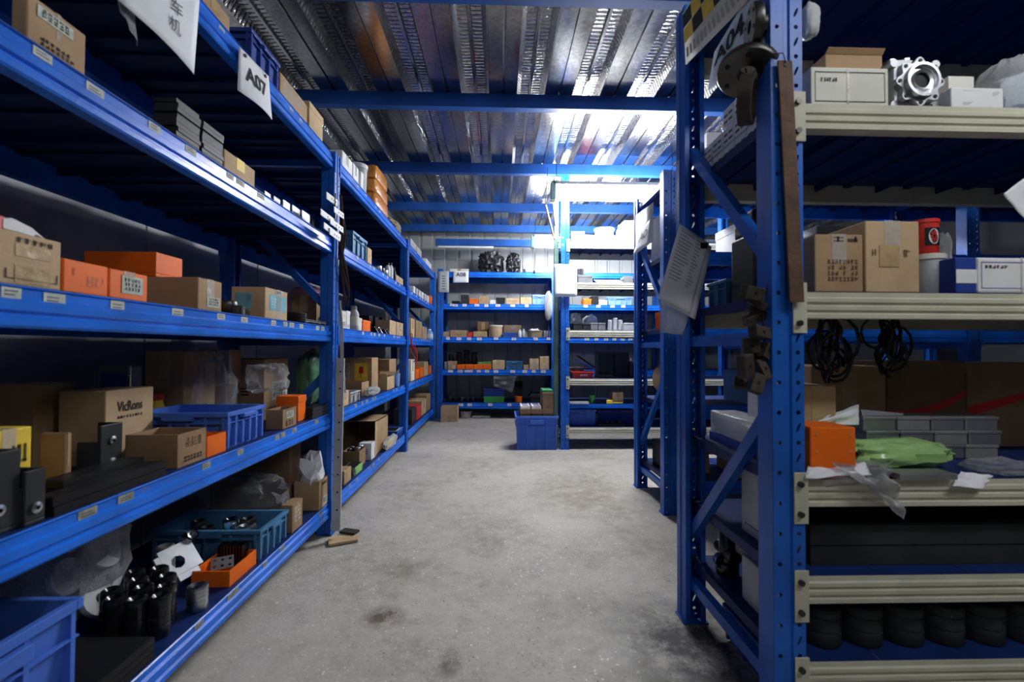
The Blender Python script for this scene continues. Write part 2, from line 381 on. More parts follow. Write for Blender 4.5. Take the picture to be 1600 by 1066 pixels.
# ------------------------------------------------------------------ lamps
def lamp(label, x, y, z, L, tmat, ax='x', caps=True):
    t = thing('tube_light', label, 'light', (x, y, z))
    def P(s, d, h): return (x+s, y+d, z+h) if ax == 'x' else (x+d, y+s, z+h)
    def bx(mb, s0, s1, d0, d1, h0, h1):
        a = P(s0, d0, h0); b = P(s1, d1, h1); return mb.box(min(a[0], b[0]), max(a[0], b[0]), min(a[1], b[1]), max(a[1], b[1]), min(a[2], b[2]), max(a[2], b[2]))
    mb = MB(); bx(mb, 0, L, -.05, .05, .030, .062); mb.build('housing', 'white', t, bevel=.004)
    mb = MB(); bx(mb, .03, L-.03, -.04, .04, -.10, .028); mb.build('diffuser', tmat, t, bevel=.012)
    for s0 in (-.012, L-.03):
        mb = MB(); bx(mb, s0, s0+.042, -.05, .05, -.112, .062); mb.build('end_cap', 'lamp_cap', t, bevel=.004)
    for s in (.04, L-.1):
        MB().tube([P(s, 0, .06), P(s, .003, .2), P(s, 0, ZD-z)], .003).build('hanging_wire', 'cable', t)
    return t
lamp('bright double tube light hanging above the cream corner rack', .50, 4.20, 2.515, 1.25, 'tube_main')
lamp('smaller looking tube light further back near the grey wall', .44, 5.95, 2.46, 1.2, 'tube_back')
lamp('tube light over the aisle behind the viewer', .22, -1.75, 2.66, 1.25, 'tube_near', 'y')

lamp('tube light over the cross aisle right of the viewer', 1.0, -.1, 2.64, 1.25, 'tube_side')

# ------------------------------------------------------------------ racks
def post_mesh(axis, rear, H):
    mb = MB(); sg = -1 if rear else 1
    fn = (lambda s, d, z: (-d*sg, s, z)) if axis == 'y' else (lambda s, d, z: (s, d*sg, z))
    ch = .0375; n = int(H/ch)
    for col in (-1, 1):
        s0, s1 = (-.04, -.009) if col < 0 else (.009, .04); sc = (s0+s1)/2
        for k in range(n):
            z0 = k*ch; z1 = z0+ch; zc = z0+ch/2
            R = [(s1, zc), (s1, z1), (sc, z1), (s0, z1), (s0, zc), (s0, z0), (sc, z0), (s1, z0)]
            ti = math.radians(-24*col)
            if k % 2 and col < 0 and not rear:
                mb.add([fn(p, 0, z) for p, z in ((s0, z0), (s1, z0), (s1, z1), (s0, z1))], [(0, 1, 2, 3)]); continue
            if k % 2: a, b, cx = .0035, .0135, 0
            else: a = b = .0058; cx = 0; ti = 0
            Hh = []
            for q in range(8):
                t = q*math.pi/4; px, pz = a*math.cos(t), b*math.sin(t)
                Hh.append((sc+px*math.cos(ti)-pz*math.sin(ti), zc+px*math.sin(ti)+pz*math.cos(ti)))
            vs = [fn(p, 0, z) for p, z in R]+[fn(p, 0, z) for p, z in Hh]
            mb.add(vs, [(q, (q+1) % 8, 8+(q+1) % 8, 8+q) for q in range(8)])
    T = n*ch
    def strip(a, b): mb.add([fn(a[0], a[1], 0), fn(b[0], b[1], 0), fn(b[0], b[1], T), fn(a[0], a[1], T)], [(0, 1, 2, 3)])
    prof = [(-.009, 0), (-.006, .005), (.006, .005), (.009, 0)]
    for a, b in zip(prof[:-1], prof[1:]): strip(a, b)
    for sd in (-1, 1):
        strip((.04*sd, 0), (.04*sd, .028)); strip((.04*sd, .028), (.036*sd, .032)); strip((.036*sd, .032), (.036*sd, .07)); strip((.036*sd, .07), (.02*sd, .07))
    return mb.mesh('post', 'blue_post')

BEAM_BLUE = [(.004, -.08), (0, -.075), (0, -.062), (.007, -.057), (.007, -.052), (0, -.047), (0, -.030), (.008, -.024), (.008, -.006), (.003, -.003), (.006, 0), (.035, 0), (.035, -.08)]
BEAM_CREAM = [(0, -.066), (0, -.056), (.005, -.053), (.005, -.048), (0, -.045), (0, -.036), (.005, -.033), (.005, -.028), (0, -.025), (0, -.016), (.004, -.012), (.004, 0), (.035, 0), (.035, -.066)]
class Rack:
    def __init__(s, name, label, axis, front, posts, levels, depth=.60, H=2.10, style='blue', panels=8, pz=None, Hp=None, thin=(), rear_posts=True, skip=()):
        s.axis = axis; s.front = front; s.levels = levels; s.posts = posts; s.depth = depth; s.beams = {}
        P = s.P = (lambda a, d, z: Vector((front-d, a, z))) if axis == 'y' else (lambda a, d, z: Vector((a, front+d, z)))
        t = s.t = thing(name, label, 'rack', P(posts[0], 0, 0))
        pf, pr = post_mesh(axis, False, H), post_mesh(axis, True, H)
        for i, a in enumerate(posts):
            for me, d in ((pf, 0), (pr, depth)):
                o = place('post', me, P(a, d, 0), t)
                md = o.modifiers.new('solid', 'SOLIDIFY'); md.thickness = .002; md.offset = 0
                mb = MB(); q0 = P(a-.046, d-.006 if d == 0 else d-.075, 0); q1 = P(a+.046, d+.075 if d == 0 else d+.006, .006)
                mb.box(min(q0.x, q1.x), max(q0.x, q1.x), min(q0.y, q1.y), max(q0.y, q1.y), 0, .005)
                f = mb.build('foot_plate', 'blue_post', o)
            for (d0, z0, d1, z1) in ((.05, .14, depth-.05, .14), (.05, 1.03, depth-.05, 1.03), (.05, H-.06, depth-.05, H-.06), (.05, .86, depth-.05, .32), (.05, 1.22, depth-.05, 1.74)):
                A, B = P(a, d0, z0), P(a, d1, z1); mb = MB(); L = (B-A).length; dr = (B-A).normalized()
                side = Vector((0, 1, 0)) if axis == 'y' else Vector((1, 0, 0)); up = dr.cross(side)
                R = Matrix((side, dr, up)).transposed(); M = Matrix.Translation((A+B)/2) @ R.to_4x4()
                mb.prism([(-.014, -.018), (.014, -.018), (.014, -.014), (-.010, -.014), (-.010, .014), (.014, .014), (.014, .018), (-.014, .018)],
                         lambda p, q, tt: M @ Vector((p, tt, q)), -L/2, L/2)
                mb.build('brace', 'blue_post', t)
        for li, z in enumerate(levels):
            for i, (a, b) in enumerate(zip(posts[:-1], posts[1:])):
                if (li, i) in skip: continue
                prof = BEAM_CREAM if style == 'cream' and li not in thin else BEAM_BLUE
                bm_ = 'cream_beam' if style == 'cream' and li not in thin else 'blue_beam'
                if li in thin: prof = [(p*.8, q*.5) for p, q in BEAM_BLUE]
                for rear in (0, 1):
                    mb = MB()
                    g = (lambda p, q, tt: P(tt, p+.006, z+q)) if not rear else (lambda p, q, tt: P(tt, depth-p-.006, z+q))
                    mb.prism(prof, g, a+.041, b-.041)
                    o = mb.build('shelf_beam', bm_, t)
                    if not rear: s.beams[(li, i)] = o
                    for e, sd in ((a, 1), (b, -1)):          # end connectors hooked onto the posts
                        mb = MB()
                        if style == 'cream' and li not in thin: e0, e1, zz0, zz1 = e+.010*sd, e+.046*sd, z-.105, z+.022
                        else: e0, e1, zz0, zz1 = e+.028*sd, e+.046*sd, z-.10, z+.012
                        d0, d1 = (-.006, -.0015) if not rear else (depth+.0015, depth+.006)
                        q0, q1 = P(e0, d0, zz0), P(e1, d1, zz1)
                        mb.box(min(q0.x, q1.x), max(q0.x, q1.x), min(q0.y, q1.y), max(q0.y, q1.y), zz0, zz1)
                        if style == 'cream' and not rear and li not in thin:
                            for zb in (z-.006, z-.080):
                                c = P((e0+e1)/2-.004*sd, d0, zb); c2 = P((e0+e1)/2-.004*sd, d0-.008, zb); mb.cyl(c, c2, .0075, n=8, m=1)
                        mb.build('connector', [bm_, 'steel_dark'], o, bevel=.0015)
                n = max(3, round((b-a)/.24)); wd = (b-a-.01)/n; dd0, dd1 = .012, depth-.012
                key = (round(wd, 3), axis); mb = MB()
                def q(mb, s0, s1, d0, d1, z0, z1):
                    A = (-d0, s0, z0) if axis == 'y' else (s0, d0, z0); B = (-d1, s1, z1) if axis == 'y' else (s1, d1, z1)
                    mb.box(min(A[0], B[0]), max(A[0], B[0]), min(A[1], B[1]), max(A[1], B[1]), z0, z1)
                q(mb, .001, wd-.001, dd0, dd1, -.004, -.0005)
                for s0 in (.001, wd-.0035): q(mb, s0, s0+.0025, dd0+.03, dd1-.03, -.030, -.004)
                q(mb, wd/2-.012, wd/2+.012, dd0+.03, dd1-.03, -.014, -.004)
                me = mb.mesh('shelf_panel', 'blue_panel')
                for k in range(n):
                    place('shelf_panel', me, P(a+.005+k*wd, 0, z+.0015), t)
    def tags(s, li, us, wid=.042, hgt=.022, drop=.005, m='tag_paper', v=545, seed=1, proud=False):
        f0 = -.001 if proud else .0125
        rnd = random.Random(seed+li*7)
        for u in us:
            a = at_x(u, v, s.front).y if s.axis == 'y' else at_y(u, v, s.front).x
            for i, (p, q) in enumerate(zip(s.posts[:-1], s.posts[1:])):
                if p+.06 < a < q-.06 and (li, i) in s.beams:
                    z = s.levels[li]-drop+rnd.uniform(-.002, .002); w_ = wid*rnd.uniform(.85, 1.15); h_ = hgt*rnd.uniform(.9, 1.1)
                    q0, q1 = s.P(a-w_/2, f0, z-h_), s.P(a+w_/2, f0+.0013, z)
                    mb = MB().box(min(q0.x, q1.x), max(q0.x, q1.x), min(q0.y, q1.y), max(q0.y, q1.y), z-h_, z)
                    for r in range(2):
                        k0, k1 = s.P(a-w_*.36, f0-.0006, 0), s.P(a+w_*(.36-.2*rnd.random()), f0-.0001, 0); zz = z-h_*(.35+.3*r)
                        mb.box(min(k0.x, k1.x), max(k0.x, k1.x), min(k0.y, k1.y), max(k0.y, k1.y), zz-h_*.07, zz+h_*.03, 1)
                    mb.build('shelf_tag', [m, 'ink_grey'], s.beams[(li, i)])
XL = -.89
LV = [.175, .65, 1.115, 1.59, 2.05]
RL = Rack('storage_rack', 'long blue steel rack lining the left side of the aisle', 'y', XL, [.54, 2.47, 4.41, 6.29], LV, H=2.07)
ZA = [.225, .70, 1.165, 1.64, 2.10]
RA = Rack('storage_rack', 'blue rack across the far wall hung with the A08 sign', 'x', 6.40, [-.835, .80, 2.46, 4.1], ZA, H=2.14)
ZC = [.22, .45, .705, 1.19, 1.67, 2.08]
RC = Rack('storage_rack', 'corner rack with cream beams standing under the bright tube light', 'x', 4.45, [.662, 2.55, 4.44], ZC, H=2.82, style='cream', thin=(1,))
ZS = [.20, .66, 1.13, 1.60, 2.06]
RS = Rack('storage_rack', 'dark blue rack between the near right rack and the corner rack', 'x', 2.69, [1.042, 2.95, 4.8], ZS, H=2.11)
ZR = [.22, .433, .674, 1.147, 1.63, 2.11]
RR = Rack('storage_rack', 'nearest right rack with cream beams, holed posts and hanging iron parts', 'x', 1.10, [.724, 2.62], ZR, H=2.32, style='cream')

# ------------------------------------------------------------------ item builders
RND = random.Random(7)
def fpatch(mb, B, face, u0, u1, v0, v1, off=.001, m=0, th=.0008):
    """thin patch on a face of box B=(x0,x1,y0,y1,z0,z1); u runs left to right for a viewer facing it, v upward"""
    x0, x1, y0, y1, z0, z1 = B; za, zb = z0+(z1-z0)*v0, z0+(z1-z0)*v1
    if face == '+x': mb.box(x1+off-th, x1+off, y0+(y1-y0)*u0, y0+(y1-y0)*u1, za, zb, m)
    elif face == '-y': mb.box(x0+(x1-x0)*u0, x0+(x1-x0)*u1, y0-off, y0-off+th, za, zb, m)
    elif face == '-x': mb.box(x0-off, x0-off+th, y1-(y1-y0)*u1, y1-(y1-y0)*u0, za, zb, m)
    elif face == '+z': mb.box(x0+(x1-x0)*u0, x0+(x1-x0)*u1, y0+(y1-y0)*v0, y0+(y1-y0)*v1, z1+off-th, z1+off, m)
    return mb
def fsurf(B, face):
    x0, x1, y0, y1, z0, z1 = B
    if face == '+x': return Surf((x1, y0, z1), (x1, y1, z1), (x1, y1, z0), (x1, y0, z0))
    if face == '-y': return Surf((x0, y0, z1), (x1, y0, z1), (x1, y0, z0), (x0, y0, z0))
    return Surf((x0, y1, z1), (x0, y0, z1), (x0, y0, z0), (x0, y1, z0))
def marks(parent, B, face, u0, u1, v0, v1, nx, ny, m='ink', seed=0, name='printing', off=.0016):
    """rows of small unreadable printed strokes"""
    r = random.Random(seed); mb = MB(); du = (u1-u0)/nx; dv = (v1-v0)/ny
    for j in range(ny):
        for i in range(nx):
            a, b = u0+i*du, v0+j*dv
            if nx > 6 and r.random() < .12: continue
            for k in range(3):
                if r.random() < .5: fpatch(mb, B, face, a+du*.1, a+du*.8, b+dv*(.15+.25*k), b+dv*(.25+.25*k), off)
                else: fpatch(mb, B, face, a+du*(.15+.22*k), a+du*(.27+.22*k), b+dv*.12, b+dv*.85, off)
    return mb.build(name, m, parent)
def label_on(parent, B, face, u0, u1, v0, v1, m='tag_paper', name='paper_label', txt=True, seed=0):
    o = fpatch(MB(), B, face, u0, u1, v0, v1, .0016).build(name, m, parent)
    if txt: marks(o, B, face, u0+(u1-u0)*.1, u1-(u1-u0)*.1, v0+(v1-v0)*.15, v1-(v1-v0)*.1, 5, 3, 'ink_grey', seed, 'print', .0024)
    return o
def box_thing(name, label, cat, B, m='card', face='+x', tape='tape', label_rect=None, prints=None, group=None, lid=None, bevel=.003, tface=True, word=None):
    """closed carton or box: body, tape over the top seam, optional label and printing"""
    x0, x1, y0, y1, z0, z1 = B
    t = thing(name, label, cat, ((x0+x1)/2, (y0+y1)/2, z0), group)
    MB().box(*B).build('body', m, t, bevel=min(bevel, (z1-z0)*.1))
    if tape:
        mb = MB(); along_y = (y1-y0) > (x1-x0)
        if face == '+x' and not tface: along_y = True
        w = min(.05, (x1-x0)*.3, (y1-y0)*.3)
        if face == '+x':      # seam across, folding over the face towards the aisle
            c = (y0+y1)/2; u = w/2/(y1-y0); fpatch(mb, B, '+z', 0, 1, .5-u, .5+u)
            if tface: fpatch(mb, B, '+x', .5-u, .5+u, .45, 1)
        else:
            u = w/2/(x1-x0); fpatch(mb, B, '+z', .5-u, .5+u, 0, 1)
            if tface: fpatch(mb, B, '-y', .5-u, .5+u, .5, 1)
        mb.build('tape', tape, t)
    if lid:
        mb = MB(); e = .002; h = (z1-z0)*lid; mb.box(x0-e, x1+e, y0-e, y1+e, z1-h, z1+e); mb.build('lid', m, t, bevel=.002)
    if label_rect: label_on(t, B if not lid else (x0-.002, x1+.002, y0-.002, y1+.002, z0, z1), face, *label_rect, seed=len(label))
    for p in (prints or []): marks(t, B, p[0], *p[1:7], m=p[7] if len(p) > 7 else 'ink', seed=len(label)+int(p[1]*100))
    if word: fsurf(B, word[0]).text('printed_word', word[1], 'ink', t, word[2], word[3], word[5], word[4])
    return t
def open_box(name, label, cat, B, m='card', face='+x', inner='card_brown', flaps=(), th=.005, label_rect=None, prints=None, group=None, tape=True, flap_out=.6):
    x0, x1, y0, y1, z0, z1 = B
    t = thing(name, label, cat, ((x0+x1)/2, (y0+y1)/2, z0), group)
    mb = MB(); mb.box(x0, x1, y0, y0+th, z0, z1); mb.box(x0, x1, y1-th, y1, z0, z1); mb.box(x0, x0+th, y0+th, y1-th, z0, z1)
    mb.box(x1-th, x1, y0+th, y1-th, z0, z1); mb.box(x0+th, x1-th, y0+th, y1-th, z0, z0+th); mb.build('body', m, t)
    for f in flaps:
        L = flap_out*((x1-x0) if f in ('+x', '-x') else (y1-y0))*.5; a = math.radians(35); dz = L*math.sin(a); dd = L*math.cos(a); mb = MB()
        if f == '+x': mb.add([(x1, y0, z1), (x1, y1, z1), (x1+dd*.3, y1, z1-dz), (x1+dd*.3, y0, z1-dz)], [(0, 1, 2, 3)])
        if f == '-x': mb.add([(x0, y0, z1), (x0, y1, z1), (x0-dd*.4, y1, z1+dz), (x0-dd*.4, y0, z1+dz)], [(0, 1, 2, 3)])
        if f == '-y': mb.add([(x0, y0, z1), (x1, y0, z1), (x1, y0-dd*.5, z1+dz*.7), (x0, y0-dd*.5, z1+dz*.7)], [(0, 1, 2, 3)])
        if f == '+y': mb.add([(x0, y1, z1), (x1, y1, z1), (x1, y1+dd*.4, z1+dz*.7), (x0, y1+dd*.4, z1+dz*.7)], [(0, 1, 2, 3)])
        mb.build('flap', m, t, solid=.004)
    if tape: u = .1; fpatch(MB(), B, face, .5-u, .5+u, 0, .35).build('tape', 'tape', t)
    if label_rect: label_on(t, B, face, *label_rect, seed=len(label))
    for p in (prints or []): marks(t, B, p[0], *p[1:7], m=p[7] if len(p) > 7 else 'ink', seed=len(label))
    return t
def crate(name, label, cat, B, m='bin_blue', ribs=4, handle=True, group=None, taper=.012, faces=('+x', '-y'), hband=True):
    """open plastic crate with a thick rim, ribs and a hand grip"""
    x0, x1, y0, y1, z0, z1 = B
    t = thing(name, label, cat, ((x0+x1)/2, (y0+y1)/2, z0), group)
    T = taper; th = .005; mb = MB()
    lo = [(x0+T, y0+T), (x1-T, y0+T), (x1-T, y1-T), (x0+T, y1-T)]; hi = [(x0+.006, y0+.006), (x1-.006, y0+.006), (x1-.006, y1-.006), (x0+.006, y1-.006)]
    li = [(x0+T+th, y0+T+th), (x1-T-th, y0+T+th), (x1-T-th, y1-T-th), (x0+T+th, y1-T-th)]; hi2 = [(x0+.006+th, y0+.006+th), (x1-.006-th, y0+.006+th), (x1-.006-th, y1-.006-th), (x0+.006+th, y1-.006-th)]
    vs = [(*p, z0) for p in lo]+[(*p, z1-.004) for p in hi]+[(*p, z0+th) for p in li]+[(*p, z1-.004) for p in hi2]
    fs = [(k, (k+1) % 4, 4+(k+1) % 4, 4+k) for k in range(4)]+[(8+(k+1) % 4, 8+k, 12+k, 12+(k+1) % 4) for k in range(4)]+[(3, 2, 1, 0), (8, 9, 10, 11)]
    mb.add(vs, fs).build('body', m, t)
    H = z1-z0; rh = min(.022, H*.12); mb = MB(); e = .006
    for a in ((x0-e, x1+e, y0-e, y0+.010), (x0-e, x1+e, y1-.010, y1+e), (x0-e, x0+.010, y0+.010, y1-.010), (x1-.010, x1+e, y0+.010, y1-.010)):
        mb.box(*a, z1-rh, z1)
    mb.build('rim', m, t, bevel=.002)
    if hband:
        mb = MB(); zz = z1-H*.28
        mb.box(x0, x1, y0-.002, y0+.008, zz-.004, zz); mb.box(x1-.008, x1+.002, y0, y1, zz-.004, zz); mb.box(x0-.002, x0+.008, y0, y1, zz-.004, zz)
        mb.build('band', m, t)
    for f in faces:
        for k in range(ribs+1):
            u = .04+.92*k/ribs; mb = MB(); hw = .005
            if f == '+x': y = y0+(y1-y0)*u; mb.box(x1-T-.002, x1+.001, y-hw, y+hw, z0+.006, z1-rh)
            elif f == '-y': x = x0+(x1-x0)*u; mb.box(x-hw, x+hw, y0-.001, y0+T+.002, z0+.006, z1-rh)
            else: y = y0+(y1-y0)*u; mb.box(x0-.001, x0+T+.002, y-hw, y+hw, z0+.006, z1-rh)
            mb.build('rib', m, t)
        if handle:
            mb = MB(); c = .5; hw = .16
            if f == '+x': mb.box(x1-.004, x1+.014, y0+(y1-y0)*(c-hw), y0+(y1-y0)*(c+hw), z1-H*.22, z1-H*.10)
            elif f == '-y': mb.box(x0+(x1-x0)*(c-hw), x0+(x1-x0)*(c+hw), y0-.014, y0+.004, z1-H*.22, z1-H*.10)
            else: mb.box(x0-.014, x0+.004, y0+(y1-y0)*(c-hw), y0+(y1-y0)*(c+hw), z1-H*.22, z1-H*.10)
            mb.build('hand_grip', m, t, bevel=.003)
    return t
def blob(c, r, seed=0, amp=.25, nu=22, nv=14, flat=True, p=2.6, fr=2.2, sm=True):
    """crumpled bag-like closed surface"""
    mb = MB(); c = Vector(c); vs = []
    def sp(a, e): return math.copysign(abs(a)**(2/e), a)
    for j in range(nv+1):
        ph = -math.pi/2+math.pi*j/nv
        for i in range(nu):
            th = 2*math.pi*i/nu
            d = Vector((sp(math.cos(ph), p)*sp(math.cos(th), p), sp(math.cos(ph), p)*sp(math.sin(th), p), sp(math.sin(ph), p)))
            k = 1+amp*noise.noise(d*fr+Vector((seed*3.1, seed, 0)))+amp*.5*noise.noise(d*fr*2.7+Vector((seed, 9, seed)))
            q = Vector((d.x*r[0]*k, d.y*r[1]*k, d.z*r[2]*k))
            if flat: q.z = max(q.z, -r[2])
            vs.append(c+q)
    return mb.add(vs, [(j*nu+i, j*nu+(i+1) % nu, (j+1)*nu+(i+1) % nu, (j+1)*nu+i) for j in range(nv) for i in range(nu)], 0, sm)
def bag(name, label, cat, B, m='film', seed=0, amp=.25, knot=True, content=None, group=None, fr=2.4, nu=26, nv=16):
    x0, x1, y0, y1, z0, z1 = B; c = ((x0+x1)/2, (y0+y1)/2, (z0+z1)/2); r = ((x1-x0)/2*.9, (y1-y0)/2*.9, (z1-z0)/2*.92)
    t = thing(name, label, cat, (c[0], c[1], z0), group)
    blob((c[0], c[1], z0+r[2]), r, seed, amp, nu, nv, fr=fr).build('bag_body', m, t)
    if knot:
        mb = MB(); rr = random.Random(seed); k = 7; top = z0+2*r[2]*.93
        for i in range(k):
            a = 2*math.pi*i/k; L = min(r)*rr.uniform(.35, .8)
            mb.add([(c[0], c[1], top-.004), (c[0]+math.cos(a)*L, c[1]+math.sin(a)*L, top+L*rr.uniform(-.1, .5)), (c[0]+math.cos(a+.7)*L*.8, c[1]+math.sin(a+.7)*L*.8, top+L*rr.uniform(.1, .5))], [(0, 1, 2)])
        mb.build('bag_neck', m, t, solid=.001)
    if content:
        blob((c[0], c[1], z0+r[2]*.75), (r[0]*.75, r[1]*.75, r[2]*.7), seed+4, .35, 14, 9).build('bag_content', content, t)
    return t
def drape(name, label, cat, corners, m='film', wav=.03, seed=0, nu=16, nv=16, group=None):
    s = Surf(*corners, wav=wav, seed=seed)
    return tag(s.sheet(name, m, None, nu, nv, .0008), label, cat, group)
def hub_mesh(R, H, m='steel_dark', n=20, bore=.35, step=.7, grooves=1):
    pr = [(R*bore, H*.15), (R*bore, H*.93), (R*step, H), (R*.93, H*.97), (R, H*.9)]
    for g in range(grooves):
        z = H*(.85-.7*(g+.3)/grooves); pr += [(R, z+H*.03), (R*.94, z+H*.02), (R*.94, z-H*.02), (R, z-H*.03)]
    pr += [(R, H*.04), (R*.95, 0), (R*.05, 0)]
    return MB().lathe(pr, n=n+4).mesh('hub', m)
def hub(name, label, cat, c, R, H, m='steel_dark', group=None, me=None, **k):
    me = me or hub_mesh(R, H, m, **k); o = bpy.data.objects.new(name, me); o.location = c; COL.objects.link(o); return tag(o, label, cat, group)
def bottle(name, label, cat, c, r, h, m='white', cap='bin_blue', capr=.5, group=None, band=None):
    t = thing(name, label, cat, c, group)
    MB().lathe([(r*.05, 0), (r*.9, 0), (r, h*.04), (r, h*.66), (r*.8, h*.76), (r*capr*.85, h*.84), (r*capr*.85, h*.88)], c, n=18).build('body', m, t)
    MB().lathe([(r*capr*.85, h*.86), (r*capr, h*.86), (r*capr, h*.985), (r*capr*.9, h), (.0005, h)], c, n=18).build('cap', cap, t)
    if band: MB().lathe([(r*1.012, h*.18), (r*1.012, h*.56)], c, n=18).build('label_band', band, t)
    return t
def bucket(name, label, cat, c, r, h, m='white', lid=None, taper=.85, group=None, sticker=None, open_top=False, face='-y'):
    t = thing(name, label, cat, c, group)
    pr = [(.001, 0), (r*taper, 0), (r*(taper+.02), h*.01), (r*.97, h*.9), (r*1.03, h*.9), (r*1.03, h), (r*.95, h), (r*(taper-.02), h*.03), (.001, h*.03)]
    MB().lathe(pr, c, n=24).build('body', m, t)
    if lid: MB().lathe([(r*1.05, h*.9), (r*1.06, h*1.01), (r*.95, h*1.03), (r*.9, h*1.015), (.001, h*1.015)], c, n=24).build('lid', lid, t)
    return t
def stack(name, label, cat, B, n, m='steel_dark', gap=.18, group=None, jit=.004, part='plate', seed=0, bevel=0):
    """a pile of flat plates, one part each"""
    x0, x1, y0, y1, z0, z1 = B; r = random.Random(seed+n); t = thing(name, label, cat, ((x0+x1)/2, (y0+y1)/2, z0), group); h = (z1-z0)/n
    for k in range(n):
        a, b = r.uniform(-jit, jit), r.uniform(-jit, jit)
        MB().box(x0+a, x1+a, y0+b, y1+b, z0+k*h, z0+k*h+h*(1-gap)).build(part, m, t, bevel=bevel)
        if gap > .02: MB().box(x0+.004+a, x1-.004+a, y0+.004+b, y1-.004+b, z0+k*h+h*(1-gap), z0+(k+1)*h).build('spacer', 'black', t)
    return t
def cables(name, label, cat, top, bot, n=6, r=.006, spread=.03, m='cable', seed=0, loops=0, group=None):
    """a hanging hank of cables, one part each"""
    top = Vector(top); bot = Vector(bot); rr = random.Random(seed); t = thing(name, label, cat, bot, group)
    for k in range(n):
        pts = []; ph = rr.uniform(0, 6.28); e = bot.lerp(top, rr.uniform(0, .25)); w1, w2 = rr.uniform(.5, 1.3), rr.uniform(1, 2.2)
        for i in range(13):
            f = i/12; p = top.lerp(e, f)
            p = p+Vector((math.sin(ph+f*5*w1), math.cos(ph*1.7+f*4*w2), 0))*spread*(.25+f*.9)*(.6+.4*math.sin(f*3.1))
            pts.append(p)
        MB().tube(pts, r*rr.uniform(.7, 1.2), 6).build('cable', m, t)
    for k in range(loops):
        c = bot.lerp(top, rr.uniform(.25, .7))+Vector((rr.uniform(-1, 1)*spread, rr.uniform(-.6, .6)*spread, 0)); R = spread*rr.uniform(1., 1.8); a = rr.uniform(0, 3)
        pts = [c+Vector((math.cos(q*.5236)*R*math.cos(a), math.cos(q*.5236)*R*math.sin(a), math.sin(q*.5236)*R*1.2)) for q in range(13)]
        MB().tube(pts, r, 6).build('loop', m, t)
    return t

# placement: left rack by pixel columns, front-facing racks by pixel columns
def LB(li, uL, uC, uR, vt, d=.03, dep=.25, z=None, hmin=.01):
    """box on left-rack level li: uC/uR = near and far edge of the aisle face, uL = left edge of the end face, vt = top at uC"""
    X = XL-d; zz = LV[li]+.002 if z is None else z
    a = at_x(uC, vt, X); y0 = a.y; y1 = max(at_x(uR, vt, X).y, y0+.01)
    x0 = at_y(uL, vt, y0).x if uL is not None and uL < uC-1 else X-dep
    x0 = max(x0, -1.44)
    return (x0, X, y0, y1, zz, max(a.z, zz+hmin))
def FB(yf, z, u0, u1, vt, d=.03, dep=.2):
    y = yf+d; a = at_y(u0, vt, y); b = at_y(u1, vt, y); return (a.x, b.x, y, y+dep, z+.002, max(a.z, z+.012))
# ------------------------------------------------------------------ left rack, top level
G5 = 'things on the top level of the left rack'
box_thing('carton', 'corrugated carton at the upper picture edge left of the blue crate', 'carton', LB(4, None, 312, 360, -30), 'card')
crate('plastic_crate', 'dark blue plastic crate on the rack top behind the A07 sign', 'crate', LB(4, None, 392, 436, 44, dep=.34), 'bin_navy', 3)
bx = LB(4, None, 438, 481, 112)
t = box_thing('carton', 'carton wrapped in shiny clear film on the rack top right of the blue crate', 'carton', bx, 'card', tape=None)
o = blob(((bx[0]+bx[1])/2, (bx[2]+bx[3])/2, (bx[4]+bx[5])/2+.003), ((bx[1]-bx[0])*.505, (bx[3]-bx[2])*.51, (bx[5]-bx[4])*.50), 3, .03, 30, 18, p=9, fr=5).build('film_wrap', 'tape_clear', t)
box_thing('wooden_box', 'pale yellow wooden box on the rack top beside the film wrapped carton', 'box', LB(4, None, 483.5, 505, 158), 'wood', tape=None, lid=.2)
box_thing('white_box', 'tall white box on the rack top just past the first post', 'box', LB(4, None, 535, 551, 234), 'white', tape='tape_clear')
box_thing('white_box', 'narrower white box against the amber bag row on the rack top', 'box', LB(4, None, 552, 560.5, 254), 'white', tape='tape_clear')
box_thing('white_box', 'thin white upright sleeve in front of the pale bucket on the rack top', 'box', LB(4, None, 564, 568, 268), 'white', tape=None, lid=.3)
q = at_x(561, 300, XL-.13); bucket('bucket', 'pale plastic bucket on the rack top left of the amber bag', 'bucket', (q.x, q.y-.03, 2.052), .065, .26, 'grey_light', lid='white')
B = LB(4, None, 589, 610, 252, d=.02, dep=.2); t = thing('wrapped_stack', 'tall amber film wrapped stack standing on the rack top', 'bundle', ((B[0]+B[1])/2, (B[2]+B[3])/2, B[4]))
for k in range(3): h = (B[5]-B[4])/3; blob(((B[0]+B[1])/2, (B[2]+B[3])/2+.012*(k-1), B[4]+h*(k+.5)), ((B[1]-B[0])/2*(1-.05*k), (B[3]-B[2])/2*(1-.06*k), h*.5), k, .05, 28, 10, p=7, fr=4).build('wrapped_pack', 'amber', t)
bag('khaki_sack', 'crumpled khaki cloth sack sagging over the rack top edge', 'sack', LB(4, None, 614, 635, 330, d=.0, dep=.2), 'khaki', 5, .3, fr=2.5)
box_thing('carton', 'pale grey carton on the rack top in the third bay', 'carton', LB(4, None, 642, 659, 372, d=.08, dep=.3), 'grey_light', label_rect=(.2, .6, .3, .7))
box_thing('electric_unit', 'white flat electric unit lying near the far end of the rack top', 'unit', LB(4, None, 666, 674, 404, d=.02, dep=.3), 'white', tape=None, lid=.35)

